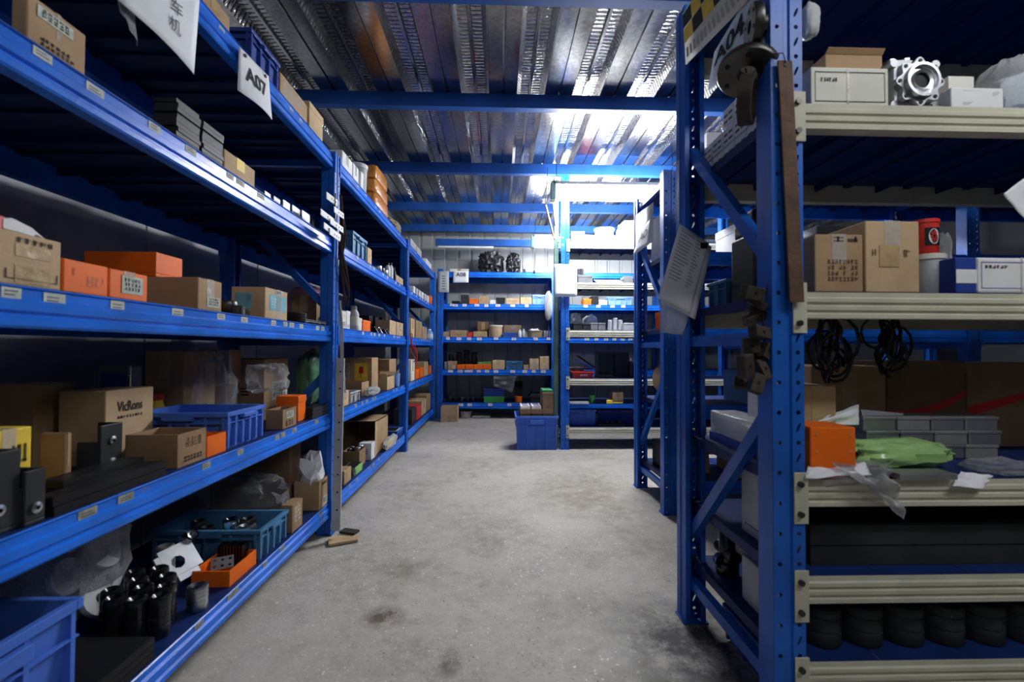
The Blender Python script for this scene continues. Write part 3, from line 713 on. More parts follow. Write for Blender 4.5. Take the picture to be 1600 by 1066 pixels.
# ------------------------------------------------------------------ left rack, second level from the top
box_thing('carton', 'tan carton with a white address strip at the upper left picture corner', 'carton', LB(3, 18, 43, 136, -14), 'card', tape='tape_clear', label_rect=(.15, .75, .66, .9),
          prints=[('+x', .2, .8, .12, .32, 7, 2)])
stack('plate_stack', 'tall stack of black plates left of its twin under the A07 sign', 'plates', LB(3, 240, 277, 313, 152), 9, 'grey_dark', .12, seed=1)
stack('plate_stack', 'slightly shorter stack of black plates right of its twin under the A07 sign', 'plates', LB(3, None, 317, 349, 188, dep=.14), 8, 'grey_dark', .12, seed=2)
t = box_thing('carton', 'tan carton with yellow tape between black plate stacks and small brackets', 'carton', LB(3, None, 351, 399, 232, dep=.18), 'card_pale', tape='yellow')
for k, (u, vt, w_) in enumerate(((414, 300, 9), (428, 308, 10), (443, 314, 10), (457, 322, 12), (472, 330, 12), (488, 340, 10))):
    B = LB(3, None, u, u+w_, vt-2, d=.05+.03*(k % 2), dep=.05); mb = MB()
    mb.box(B[0], B[1], B[2], B[3], B[4], B[4]+.006); mb.box(B[1]-.006, B[1], B[2], B[3], B[4], B[5]); mb.cyl((B[0]+.015, (B[2]+B[3])/2, B[4]), (B[0]+.015, (B[2]+B[3])/2, B[4]+.012), .006, n=8)
    tag(mb.build('angle_bracket', 'alu' if k in (2, 3, 4) else 'steel_dark'), ['dark small angle bracket nearest the yellow taped carton', 'second dark angle bracket after the yellow taped carton', 'first bright angle bracket in the row along the beam',
        'middle bright angle bracket in the row along the beam', 'last bright angle bracket in the row along the beam', 'dark angle bracket nearest the first post'][k], 'bracket', 'angle brackets along the second level beam')
crate('plastic_bin', 'blue plastic bin on the second level just past the hanging strips', 'bin', LB(3, 540, 551, 573, 360), 'bin_teal', 3)
box_thing('carton', 'small beige carton right of the blue bin on the second level', 'carton', LB(3, None, 574.5, 581, 386), 'card_pale')
for k, u in enumerate((591, 596, 601)):
    q = at_x(u, 415, XL-.05); hub('pulley', ['left small steel pulley on the second level in bay two', 'middle small steel pulley on the second level in bay two', 'right small steel pulley on the second level in bay two'][k], 'pulley', (q.x, q.y, 1.592), .028, .05, 'steel' if k != 1 else 'steel_dark')
for k, u in enumerate((606, 610.5, 615)):
    q = at_x(u, 420, XL-.05); bottle('bottle', ['leftmost slim white bottle in the trio on the second level', 'middle slim white bottle in the trio on the second level', 'rightmost slim dark bottle in the trio on the second level'][k], 'bottle', (q.x, q.y, 1.592), .022, .13+.02*(k == 1), 'white' if k < 2 else 'black', 'black', .6)
box_thing('carton', 'tan carton on the second level against the second post', 'carton', LB(3, None, 618, 630, 428), 'card_pale', tape='tape_clear')
for k in range(6):
    u0 = 646+k*4.3; B = LB(3, None, u0, u0+3, 447+k*3, d=.04, dep=.08)
    box_thing('small_box', ['first', 'second', 'third', 'fourth', 'fifth', 'sixth'][k]+' small white box from the second post on the second level', 'box', B, ['white', 'grey_light', 'white_warm'][k % 3], tape=None, lid=.25, group='small white boxes in the third bay')
box_thing('orange_box', 'small orange box at the far end of the second level', 'box', LB(3, None, 672.5, 675, 462), 'orange', tape=None, lid=.3)

# ------------------------------------------------------------------ left rack, middle level
B = LB(2, None, -45, 97, 345)
t = box_thing('carton', 'large tan carton at the left picture edge on the middle level', 'carton', B, 'card_pale', tape=None, prints=[('+x', .45, .9, .80, .93, 5, 1)])
mb = fpatch(MB(), B, '+x', .44, .86, .55, .78); fpatch(mb, B, '+x', .44, .86, .05, .38); mb.build('tape', 'tape', t)
mb = fpatch(MB(), B, '+x', .34, .35, .12, .3, .0015); fpatch(mb, B, '+x', .94, .95, .12, .3, .0015); fpatch(mb, B, '+x', .34, .95, .12, .13, .0015); mb.build('handle_cut', 'ink', t)
zt = B[5]; q = at_x(36, 348, XL-.10)                        # spray gun head lying on that carton
t = thing('spray_head', 'white trigger spray head with red nozzle lying on the large carton', 'sprayer', (q.x, q.y, zt+.001))
MB().cyl((q.x, q.y+.010, zt+.001), (q.x, q.y+.010, zt+.018), .011, .009, 14).build('collar', 'white', t)
mb = MB(); mb.prism([(-.045, .016), (-.045, .034), (-.03, .040), (.01, .030), (.022, .022), (.012, .014)], lambda p, z, s: (q.x+s, q.y+p, zt+z), -.009, .009); mb.build('body', 'white', t, bevel=.003)
MB().tube([(q.x, q.y+.012, zt+.022), (q.x, q.y+.03, zt+.021), (q.x+.002, q.y+.042, zt+.012)], .003).build('trigger', 'white', t)
MB().box(q.x-.008, q.x+.008, q.y-.060, q.y-.040, zt+.012, zt+.040).build('nozzle', 'red', t, bevel=.003)
box_thing('orange_box', 'plain orange box touching the large tan carton on the middle level', 'box', LB(2, None, 99, 169.5, 403, dep=.2), 'orange', tape=None, prints=[('+x', .5, .8, .25, .6, 3, 3, 'orange_mark'), ('+x', .2, .23, .5, .8, 1, 1, 'orange_mark'), ('+x', .86, .89, .35, .65, 1, 1, 'orange_mark')])
box_thing('orange_box', 'orange box with a large white label right of the plain orange box', 'box', LB(2, None, 171, 231, 419, dep=.2), 'orange', tape='tape_clear', label_rect=(.3, .85, .22, .85))
B = LB(2, None, 310, 347, 433, dep=.36)
box_thing('carton', 'brown carton under the orange lid box with a barcode label', 'carton', B, 'card', tape='tape_clear', label_rect=(.35, .9, .12, .45))
b2 = LB(2, 182, 241, 307, 394, d=.16, z=B[5]+.001)
box_thing('orange_box', 'orange box with pale lettering lying on top of the brown carton', 'box', (B[0]+.02, b2[1], B[2]+.002, B[3]-.004, b2[4], b2[5]), 'orange', tape=None, lid=.85, prints=[('+x', .12, .9, .25, .75, 9, 3, 'orange_mark')])
for k, (u, d_) in enumerate(((357, .05), (369, .03), (378, .08))):
    q = at_x(u, 490, XL-d_-.03); hub('bearing_ring', ['left of three steel bearing rings before the blue printed carton', 'middle of three steel bearing rings before the blue printed carton', 'right of three steel bearing rings before the blue printed carton'][k], 'ring', (q.x, q.y, 1.117), .028, .034 if k else .05, 'steel_dark' if k < 2 else 'steel', bore=.6, step=.9)
B = LB(2, 352, 406, 446, 446); B = (B[0], B[1], B[2]+.04, B[3]+.02, B[4], B[5])
t = box_thing('carton', 'tan carton with pale blue printed panel on the middle level', 'carton', B, 'card_pale', tape=None)
mat('print_blue', (.16, .40, .48), .7, 0, .2, 20)
mb = fpatch(MB(), B, '+x', .18, .92, .28, .80); fpatch(mb, B, '-y', .1, .6, .3, .8); mb.build('blue_print', 'print_blue', t)
fpatch(MB(), B, '+x', .48, .70, 0, 1, .0018).build('tape', 'tape_clear', t); marks(t, B, '+x', .25, .45, .35, .7, 2, 4, 'white', 4)
label_on(t, B, '+x', .40, .72, .84, .96)
q = at_x(462, 500, XL-.06)
t = thing('cable_coil', 'black coiled cable with strap beside the blue printed carton', 'cable', (q.x, q.y, 1.117))
for k in range(4):
    MB().tube([(q.x+math.cos(a*.5236)*.04, q.y+math.sin(a*.5236)*.05, 1.125+k*.011) for a in range(13)], .006).build('loop', 'cable', t)
crate('parts_tray', 'grey translucent parts tray standing before the first post', 'tray', LB(2, None, 478, 509, 499, dep=.12), 'grey', 3, handle=False)
box_thing('carton', 'dark brown carton behind the brace on the middle level', 'carton', (-1.17, -1.03, 2.56, 2.80, 1.117, 1.30), 'card_brown', face='-y')
bag('pink_bag', 'pink translucent plastic bag behind the dark brown carton', 'bag', (-1.40, -1.12, 2.86, 3.15, 1.117, 1.43), 'pink', 4, .25)
box_thing('white_box', 'white printed box first after the first post on the middle level', 'box', LB(2, None, 534, 541, 486, dep=.1), 'white_warm', tape=None, lid=.25, prints=[('+x', .2, .8, .1, .4, 3, 3, 'ink_grey')])
box_thing('white_box', 'white box with a blue foot beside the white printed box', 'box', LB(2, None, 541.8, 547, 486, dep=.1), 'white', tape=None, lid=.2, prints=[('+x', .2, .8, .05, .3, 1, 1, 'ink_blue')])
q = at_x(553, 500, XL-.06); bottle('bottle', 'clear topped spray bottle with warm label on the middle level', 'bottle', (q.x, q.y, 1.117), .032, .16, 'grey_light', 'grey', .6, band='white_warm')
box_thing('book_box', 'thin pinkish upright box left of the orange box in bay two', 'box', LB(2, None, 560, 565.5, 497, dep=.1), 'white_warm', tape=None, lid=.2)
box_thing('orange_box', 'upright orange box on the middle level in bay two', 'box', LB(2, None, 567, 579, 500, dep=.12), 'orange', tape=None, lid=.2)
for k in range(3):
    B = LB(2, None, 577+k*10, 583+k*10, 493+k*1.5, d=.17, dep=.1)
    stack('board_stack', ['left', 'middle', 'right'][k]+' stack of black boards behind the orange box in bay two', 'boards', B, 6, 'black', .1, part='board', seed=k)
for k, u in enumerate((585, 592, 599, 605)):
    q = at_x(u, 515, XL-.05); mb = MB(); mb.add([(q.x-.03, q.y-.02, 1.117), (q.x+.03, q.y-.02, 1.117), (q.x+.03, q.y+.02, 1.117), (q.x-.03, q.y+.02, 1.117), (q.x-.002, q.y-.003, 1.165), (q.x+.002, q.y+.003, 1.165)], [(0, 1, 2, 3), (0, 1, 5, 4), (1, 2, 5), (2, 3, 4, 5), (3, 0, 4)])
    tag(mb.build('wedge_block', 'alu' if k % 2 else 'steel_dark'), ['first', 'second', 'third', 'fourth'][k]+' small metal wedge along the middle beam in bay two', 'wedge', 'metal wedges in bay two')
open_box('carton', 'open tan carton with black insert before the second post', 'carton', LB(2, None, 609, 619, 500, dep=.12), 'card_pale', tape=False)
box_thing('carton', 'yellowish carton touching the second post on the middle level', 'carton', LB(2, None, 620, 630, 503, dep=.12), 'card_pale', label_rect=(.3, .7, .3, .6))
box_thing('carton', 'tall pale carton first past the second post on the middle level', 'carton', LB(2, None, 642.5, 648, 497, d=.04, dep=.15), 'card_pale')
box_thing('carton', 'brown carton in the middle of bay three on the middle level', 'carton', LB(2, None, 650, 659.5, 500, d=.04, dep=.2), 'card')
box_thing('carton', 'low pale carton near the far end of the middle level', 'carton', LB(2, None, 660.5, 667, 510, d=.03, dep=.2), 'card_pale')
q = at_x(671, 515, XL-.06); bottle('bottle', 'blue and white bottle at the far end of the middle level', 'bottle', (q.x, q.y, 1.117), .05, .15, 'bin_light', 'white', .5, band='white')

# ------------------------------------------------------------------ left rack, second level from the floor
box_thing('yellow_box', 'yellow film wrapped box at the left picture edge on the lower level', 'box', LB(1, None, -25, 50, 678, d=.12, dep=.16), 'yellow', tape='tape_clear', prints=[('+x', .55, .9, .55, .85, 3, 1)])
box_thing('carton', 'narrow dark carton right of the yellow box', 'carton', LB(1, 62, 102, 113, 678, d=.14), 'card_brown')
def black_block(label, B, holes=2, seed=0):
    t = thing('steel_housing', label, 'housing', ((B[0]+B[1])/2, (B[2]+B[3])/2, B[4]))
    mb = MB(); th = .008; x0, x1, y0, y1, z0, z1 = B
    mb.box(x0, x1, y0, y1, z0, z0+th); mb.box(x1-th, x1, y0, y1, z0+th, z1); mb.box(x0, x1-th, y1-th, y1, z0+th, z1); mb.box(x0, x1-th, y0, y0+th, z0+th, z0+(z1-z0)*.7); mb.build('body', 'grey_dark', t, bevel=.002)
    for k in range(holes):
        z = z0+(z1-z0)*(.3+.4*k); y = (y0+y1)/2
        MB().lathe([(.004, 0), (.010, 0), (.011, .004), (.004, .006)], (x1, y, z), Matrix.Rotation(math.pi/2, 3, 'Y'), 12).build('bolt', 'steel', t)
    return t
black_block('black square steel housing standing beside the dark brown carton', LB(1, 120, 158, 192, 666, d=.14))
black_block('black steel angle block at the left picture edge below the yellow box', LB(1, None, -40, 33, 716, d=.03, dep=.06), 1)
black_block('smaller black steel block in front of the yellow box', LB(1, None, 40, 72, 738, d=.02, dep=.08), 1)
stack('steel_bars', 'pile of long black steel bars lying along the lower beam', 'bars', LB(1, None, 84, 258, 778, d=.02, dep=.045), 2, 'black', .06, part='bar', jit=.001)
stack('steel_bars', 'second row of black steel bars behind the front pile', 'bars', LB(1, None, 100, 225, 752, d=.075, dep=.06), 3, 'black', .06, part='bar', jit=.001)
B = LB(1, 196, 278, 322, 680)
open_box('carton', 'open dark brown carton with stamped print before the blue crate', 'carton', B, 'card_brown', tape=False, prints=[('+x', .2, .85, .12, .3, 6, 2), ('+x', .25, .85, .5, .9, 4, 1, 'card_dark')])
open_box('orange_box', 'small open orange box wedged between dark carton and blue crate', 'box', LB(1, None, 324, 353, 683, dep=.1), 'orange', tape=False)
B = LB(1, 200, 352, 412, 646); B = (B[0], B[1], B[2]+.01, B[3], B[4], B[5])
crate('plastic_crate', 'large blue ribbed plastic crate on the lower level of the left rack', 'crate', B, 'bin_blue', 5)
open_box('carton', 'brown carton with a pasted label right of the large blue crate', 'carton', LB(1, 416, 442, 463, 641), 'card_brown', tape=False, label_rect=(.25, .75, .5, .85), prints=[('+x', .2, .8, .1, .4, 3, 3)])
box_thing('orange_box', 'small orange box under the clear film bag before the first post', 'box', LB(1, None, 466, 478, 620, d=.05, dep=.1), 'orange', tape=None, lid=.25)
bag('clear_bag', 'clear crumpled film bag spilling over the pasted label carton', 'bag', (-1.09, -.93, 1.90, 2.10, .805, .94), 'film', 11, .35)
stack('steel_bars', 'short black bars stacked against the first post', 'bars', LB(1, None, 489, 511, 638, d=.02, dep=.12), 3, 'grey_dark', .08, part='bar', jit=.003, seed=4)
B = (-1.42, -1.12, 2.18, 2.42, .652, .945)
t = box_thing('carton', 'large carton with black stamped characters behind the clear film bag', 'carton', B, 'card', face='-y', tape='tape_clear', prints=[('-y', .25, .8, .38, .58, 3, 1), ('-y', .1, .6, .05, .2, 4, 1, 'card_dark')])
label_on(t, B, '+x', .3, .95, .30, .62)
box_thing('carton', 'tall plain carton deep behind the clear bag and the blue crate', 'carton', (-1.40, -1.25, 1.82, 2.02, .652, .985), 'card', face='-y', prints=[('-y', .5, .9, .25, .35, 2, 1)])
box_thing('carton', 'lower carton of the two stacked deep near the rear post', 'carton', (-1.42, -1.24, 2.08, 2.16, .652, .83), 'card', face='-y')
box_thing('carton', 'upper carton of the two stacked deep near the rear post', 'carton', (-1.43, -1.22, 2.07, 2.165, .832, .99), 'card', face='-y')
B = LB(1, 92, 165, 240, 612, d=.25)
box_thing('carton', 'carton printed with a black maker name behind the open dark carton', 'carton', B, 'card_pale', tape=None, word=('+x', 'VicRons', .22, .70, .52, .14), prints=[('+x', .22, .76, .60, .65, 9, 1)])
box_thing('carton', 'dim carton at the back left of the lower level', 'carton', LB(1, None, 55, 118, 602, d=.41, dep=.12), 'card')
B = LB(1, 172, 228, 233, 573, d=.30); B = (B[0]-.055, B[1]-.07, B[2]+.02, B[3]+.06, B[4], B[5])
t = box_thing('control_panel', 'grey framed panel unit with dark blue screen behind the printed carton', 'panel', B, 'grey', face='-y', tape=None)
fpatch(MB(), B, '-y', .08, .9, .62, .93).build('screen', 'bin_navy', t); MB().box(B[1]-.003, B[1]+.004, B[2]-.003, B[2]+.003, B[4], B[5]+.002).build('edge_strip', 'chrome', t)
bag('clear_bag', 'thin hazy plastic bag standing behind the blue crate', 'bag', (-1.22, -1.08, 1.79, 1.93, .652, 1.0), 'film', 8, .4)
q = at_y(256, 640, 1.56)
t = bottle('jar', 'yellow jar with a red cap behind the blue crate', 'jar', (-1.325, 1.772, .652), .035, .17, 'yellow', 'red', .9)
bag('green_bag', 'dark green shiny plastic bag hanging beside the first post', 'bag', (-1.16, -1.035, 2.53, 2.78, .652, 1.01), 'film_green', 6, .2, nu=30)
box_thing('carton', 'small beige carton just past the grey leaning bar', 'carton', LB(1, None, 535, 545, 612, dep=.1), 'card_pale', tape='tape_clear')
crate('clear_box', 'clear plastic parts box beside the beige carton in bay two', 'box', LB(1, None, 547, 562, 614, dep=.1), 'grey_light', 2, handle=False)
B = (-1.17, -.99, 3.28, 3.46, .652, 1-53*3.3/700)
open_box('carton', 'low brown carton open on top in the middle of bay two', 'carton', B, 'card', tape=False, flaps=('-x',))
B = (-1.26, -.985, 3.52, 3.70, .652, .925)
t = box_thing('carton', 'tall carton with a yellow fragile label showing a red mark in bay two', 'carton', B, 'card', face='-y', tape=None)
label_on(t, B, '-y', .08, .38, .35, .85); fpatch(MB(), B, '-y', .52, .88, .35, .85, .0016).build('fragile_label', 'yellow', t)
mb = fpatch(MB(), B, '-y', .64, .76, .55, .75, .0024); fpatch(mb, B, '-y', .69, .71, .42, .55, .0024); mb.build('red_mark', 'red', t)
open_box('carton', 'open pale carton with raised flaps before the blue cup', 'carton', (-1.06, -.925, 3.76, 4.02, .652, .76), 'card_pale', flaps=('-y', '+y'), tape=False)
B = (-1.36, -.985, 4.08, 4.35, .652, .90)
t = box_thing('carton', 'wide carton banded with a yellow strap behind the open pale carton', 'carton', B, 'card', face='-y', tape='tape')
fpatch(MB(), B, '-y', 0, 1, .55, .6, .002).build('strap', 'yellow', t)
bucket('cup', 'blue plastic cup standing at the beam before the second post', 'cup', (-.94, 4.13, .652), .04, .12, 'bin_light')
q = (-.95, 3.62)
bag('parts_bag', 'white plastic bag of parts on the beam edge in bay two', 'bag', (-.975, -.89, 3.22, 3.50, .652, .72), 'film_thick', 14, .3)
for k, (u0, u1, vt, m, nm) in enumerate(((642.5, 648, 562, 'white_warm', 'tall white printed box'), (649, 655, 578, 'orange', 'short orange box'), (656, 662, 575, 'orange', 'second orange box'), (663, 669, 566, 'card_pale', 'yellowish carton'), (670, 674, 572, 'orange', 'farthest orange box'))):
    box_thing('small_carton', nm+' past the second post on the lower level', 'box', LB(1, None, u0, u1, vt, d=.03, dep=.15), m, tape=None if 'orange' in nm else 'tape', lid=.2 if 'orange' in nm else None)

# ------------------------------------------------------------------ left rack, floor level
B = (-1.29, XL-.02, .70, 1.012, .177, .455)
crate('plastic_bin', 'blue plastic bin at the lower left picture corner', 'bin', B, 'bin_blue', 3, taper=.03)
open_box('carton', 'dark brown carton standing inside the lower left blue bin', 'carton', (-1.24, -1.00, .75, .90, .186, .40), 'card_brown', tape=False)
stack('flat_boxes', 'pile of flat black boxes beside the lower left blue bin', 'boxes', (-1.30, -.905, 1.035, 1.228, .177, .238), 3, 'black', .14, part='flat_box', jit=.003, bevel=.002)
t = bag('clear_bag', 'big clear bag of white discs behind the black steel hubs', 'bag', (-1.47, -1.165, 1.24, 1.58, .177, .57), 'film_thick', 21, .22)
for k in range(10):
    a = k*1.3; MB().lathe([(.014, 0), (.05, .002), (.052, .012), (.05, .02), (.014, .022), (.014, 0)], (-1.27+.055*math.cos(a), 1.40+.08*math.sin(a), .235+.026*k), Matrix.Rotation(1.1+.2*math.sin(k*2), 3, 'Y'), 18).build('white_disc', 'white', t)
_h = hub_mesh(.027, .115, 'black_gloss', bore=.45, grooves=3)
HB = [(-1.085, 1.315), (-1.02, 1.31), (-.965, 1.325), (-1.05, 1.375), (-.99, 1.38), (-1.10, 1.42), (-1.03, 1.44), (-1.09, 1.49), (-1.13, 1.36), (-1.15, 1.47)]
ROW = ['leftmost front', 'second front', 'rightmost front', 'left middle', 'right middle', 'left rear', 'right rear', 'rearmost', 'outer left', 'outer rear']
for k, (x, y) in enumerate(HB):
    hub('steel_hub', ROW[k]+' black steel hub in the cluster below the orange tray', 'hub', (x, y, .177), .027, .115, me=_h, group='black steel hubs on the floor level')
hub('steel_hub', 'bright ribbed steel hub in front of the open orange tray', 'hub', (-.945, 1.455, .177), .03, .075, 'steel', grooves=4)
B = LB(0, 299, 359, 400, 893); B = (B[0], B[1], B[2], B[3], B[4], B[5])
t = open_box('orange_tray', 'open orange box holding perforated plates on the floor level', 'box', B, 'orange', tape=False)
def perforated(label, c, sx, sy, R, m='alu', nh=(4, 2), name='perforated_plate'):
    t = thing(name, label, 'plate', c); c = Vector(c); mb = MB(); nx, ny = nh; wx, wy = sx/nx, sy/ny; r = min(wx, wy)*.24
    for i in range(nx):
        for j in range(ny):
            cx, cy = -sx/2+wx*(i+.5), -sy/2+wy*(j+.5)
            Rr = [(cx+wx/2, cy), (cx+wx/2, cy+wy/2), (cx, cy+wy/2), (cx-wx/2, cy+wy/2), (cx-wx/2, cy), (cx-wx/2, cy-wy/2), (cx, cy-wy/2), (cx+wx/2, cy-wy/2)]
            Hh = [(cx+r*math.cos(q*math.pi/4), cy+r*math.sin(q*math.pi/4)) for q in range(8)]
            mb.add([c+R @ Vector((p, q, 0)) for p, q in Rr+Hh], [(q, (q+1) % 8, 8+(q+1) % 8, 8+q) for q in range(8)])
    mb.build('plate', m, t, solid=.004)
    return t
Rt = Matrix.Rotation(.5, 3, 'Z') @ Matrix.Rotation(.55, 3, 'X')
perforated('small bright perforated plate lying in the open orange box', ((B[0]+B[1])/2-.005, (B[2]+B[3])/2-.01, .225), .07, .05, Rt, nh=(3, 2))
# leaning machined bracket plate with a big hole, a bearing on its upper corner
_n = Vector((.72, -.30, .62)).normalized(); _e = (Vector((.15, .8, .55))-_n*_n.dot(Vector((.15, .8, .55)))).normalized(); Rp = Matrix((_e, _n.cross(_e), _n)).transposed() @ Matrix.Rotation(-.5, 3, 'Z'); pc = Vector((-1.09, 1.585, .275))
t = thing('bracket_plate', 'bright machined bracket plate with bearing leaning behind the open orange box', 'bracket', pc)
mb = MB(); w2, h2 = .055, .05; R8 = [(w2, 0), (w2, h2), (0, h2), (-w2, h2), (-w2, 0), (-w2, -h2), (0, -h2), (w2, -h2)]
H8 = [(-.012+.022*math.cos(q*math.pi/4), -.008+.022*math.sin(q*math.pi/4)) for q in range(8)]
mb.add([pc+Rp @ Vector((p, q, 0)) for p, q in R8+H8], [(q, (q+1) % 8, 8+(q+1) % 8, 8+q) for q in range(8)]); mb.build('plate', 'alu', t, solid=.008)
mb = MB(); mb.obox(pc+Rp @ Vector((0, -.061, .0)), (.07, .02, .008), Rp); mb.build('tab', 'alu', t); mb = MB(); mb.obox(pc+Rp @ Vector((-.064, .0, .0)), (.016, .07, .008), Rp); mb.build('tab', 'alu', t)
MB().lathe([(.009, -.012), (.009, .012), (.016, .013), (.018, .0), (.021, .0), (.022, .012), (.022, -.012), (.009, -.012)], pc+Rp @ Vector((.062, .055, .004)), Rp, 20).build('bearing', 'chrome', t)
hub('grey_roller', 'dull grey roller behind the leaning bracket plate', 'roller', (-1.18, 1.64, .177), .03, .12, 'grey', bore=.3, grooves=2)
def heatsink(label, B):
    t = thing('heat_sink', label, 'heat sink', ((B[0]+B[1])/2, (B[2]+B[3])/2, B[4])); MB().box(B[0], B[1], B[2], B[3], B[4], B[4]+(B[5]-B[4])*.35).build('base', 'black', t)
    n = 9
    for k in range(n):
        x = B[0]+(B[1]-B[0])*(k+.25)/n; MB().box(x, x+(B[1]-B[0])/n*.4, B[2], B[3], B[4]+(B[5]-B[4])*.35, B[5]).build('fin', 'steel_dark', t)
heatsink('large black finned heat sink behind the open orange box', (-1.045, -.945, 1.712, 1.752, .177, .262))
B = (-1.33, -.915, 1.765, 1.985, .177, .297)
crate('plastic_crate', 'teal blue open crate of metal gears on the floor level', 'crate', B, 'bin_teal', 4)
for k, (x, y, R_, H_, m) in enumerate(((-1.00, 1.83, .035, .11, 'steel'), (-1.08, 1.86, .03, .125, 'chrome'), (-1.16, 1.84, .03, .10, 'steel_dark'), (-1.22, 1.88, .028, .11, 'steel_dark'), (-1.05, 1.93, .03, .10, 'steel_dark'))):
    hub('gear_hub', ['grooved steel gear nearest the aisle in the teal crate', 'bright chrome gear in the teal crate', 'dark gear left of the chrome gear in the teal crate', 'leftmost dark gear in the teal crate', 'rear dark gear in the teal crate'][k], 'gear', (x, y, .184), R_, H_, m, grooves=2, bore=.4)
B = LB(0, None, 457, 473, 790, d=.02, dep=.05)
box_thing('carton', 'narrow printed brown carton beside the teal crate', 'carton', B, 'card_brown', prints=[('+x', .15, .85, .3, .9, 2, 4, 'white_warm')])
bag('clear_bag', 'clear plastic bag of white padding behind the teal crate', 'bag', (-1.40, -.975, 2.02, 2.28, .177, .42), 'film', 31, .28, fr=3)
B = (-1.03, -.905, 2.31, 2.425, .177, .322)
t = open_box('carton', 'tan carton stuffed with crumpled paper before the first post', 'carton', B, 'card', tape=False, prints=[('+x', .3, .9, .78, .92, 5, 1)], label_rect=(.35, .95, .08, .35))
tag(blob((-.965, 2.365, .365), (.058, .052, .08), 41, .8, 9, 7, fr=2.6, sm=False).build('crumpled_paper', 'paper'), 'crumpled white paper sticking out of the tan carton', 'paper')
open_box('carton', 'large tilted looking dark carton behind the stuffed tan carton', 'carton', (-1.44, -1.05, 2.30, 2.425, .177, .50), 'card_dark', flaps=('-y',), tape=False)
box_thing('carton', 'plain tan carton just past the grey bar on the floor level', 'carton', LB(0, None, 538, 549, 737, dep=.12), 'card')
black_block('black steel part beside the plain tan carton in bay two', LB(0, None, 550.5, 556, 735, dep=.1), 1)
open_box('metal_tray', 'brown carton of metal parts before the blue and white box', 'carton', (-1.07, -.955, 3.13, 3.27, .177, .287), 'card_brown', tape=False)
for k in range(4): hub('steel_part', ['first', 'second', 'third', 'fourth'][k]+' steel part heaped in the brown carton in bay two', 'part', (-1.035+.028*(k % 2)*1.9, 3.165+.032*k-.0*k, .183), .015, .12, 'steel' if k % 2 else 'steel_dark')
box_thing('box', 'blue and white printed box on the floor level in bay two', 'box', (-1.02, -.93, 3.33, 3.43, .177, .30), 'white', tape=None, lid=.35, prints=[('-y', .1, .9, .3, .8, 1, 1, 'ink_blue')])
stack('pad_stack', 'yellow green pads piled by the beam in bay two', 'pads', (-1.0, -.92, 2.93, 3.09, .177, .23), 3, 'green_pale', .1, part='pad')
x0, x1, y0, y1, z0, z1 = (-1.20, -.94, 3.50, 3.86, .177, .437)
t = thing('carton', 'big tan carton lying open towards the viewer in bay two', 'carton', ((x0+x1)/2, (y0+y1)/2, z0)); mb = MB()
mb.box(x0, x1, y0, y1, z0, z0+.005); mb.box(x0, x1, y0, y1, z1-.005, z1); mb.box(x0, x0+.005, y0, y1, z0, z1); mb.box(x1-.005, x1, y0, y1, z0, z1); mb.box(x0, x1, y1-.005, y1, z0, z1); mb.build('body', 'card', t)
mb = MB(); mb.add([(x1, y0, z0), (x1, y0, z1), (x1+.012, y0-.08, z1), (x1+.012, y0-.08, z0)], [(0, 1, 2, 3)]); mb.build('flap', 'card_pale', t, solid=.004); fpatch(MB(), (x0, x1, y1-.006, y1, z0, z1), '-y', .62, .70, 0, 1).build('tape', 'white_warm', t)
crate('plastic_bin', 'blue bin of papers against the second post on the floor level', 'bin', (-1.07, -.92, 4.12, 4.35, .177, .245), 'bin_blue', 3, handle=False)
tag(stack('paper_pile', 'white papers', 'papers', (-1.05, -.94, 4.145, 4.325, .2, .243), 4, 'white', .1, part='sheet'), 'white papers lying in the blue bin by the second post', 'papers')
box_thing('orange_box', 'orange box behind the blue bin of papers', 'box', (-1.20, -1.09, 4.10, 4.30, .177, .315), 'orange', face='-y', tape=None, lid=.25)
bag('white_bag', 'white and yellow crumpled bag hanging over the beam in bay two', 'bag', (-.93, -.868, 3.56, 4.0, .180, .272), 'film_thick', 51, .3, content='yellow')
for k, (u0, u1, vt, m, nm) in enumerate(((643.5, 650, 640, 'grey_dark', 'black tool case'), (651, 658, 637, 'red', 'flat red box'), (659, 666, 627, 'card_pale', 'pale carton'), (667, 672.5, 618, 'card', 'tall carton'))):
    box_thing('small_carton', nm+' past the second post on the floor level', 'box', LB(0, None, u0, u1, vt, d=.04, dep=.2), m, tape='tape' if 'carton' in nm else None, lid=None if 'carton' in nm else .3)

# tags on the left rack beams
RL.tags(4, [345, 455, 470, 560, 572, 588, 594, 612, 625, 650], m='tag_paper', wid=.03, hgt=.014, drop=.012)
RL.tags(3, [67, 150, 243, 300, 362, 378, 410, 560, 580, 586, 600, 607, 620, 626, 645, 652, 658, 661, 664, 668, 671], m='tag_paper')
RL.tags(2, [27, 94, 191, 284, 351, 387, 432, 450, 460, 475, 500, 508, 570, 583, 588, 595, 603, 618, 623, 626, 661, 664, 667, 670, 673], m='tag_paper', wid=.04)
RL.tags(1, [152, 210, 332, 384, 440, 449, 466, 500, 560, 570, 577, 586, 590, 618, 623, 631, 643, 646, 649, 654, 658, 662, 667], m='tag_old', wid=.04)
RL.tags(0, [325, 372, 380, 424, 450, 507, 552, 563, 582, 588, 596, 628, 634, 670, 676], m='tag_old', wid=.035)
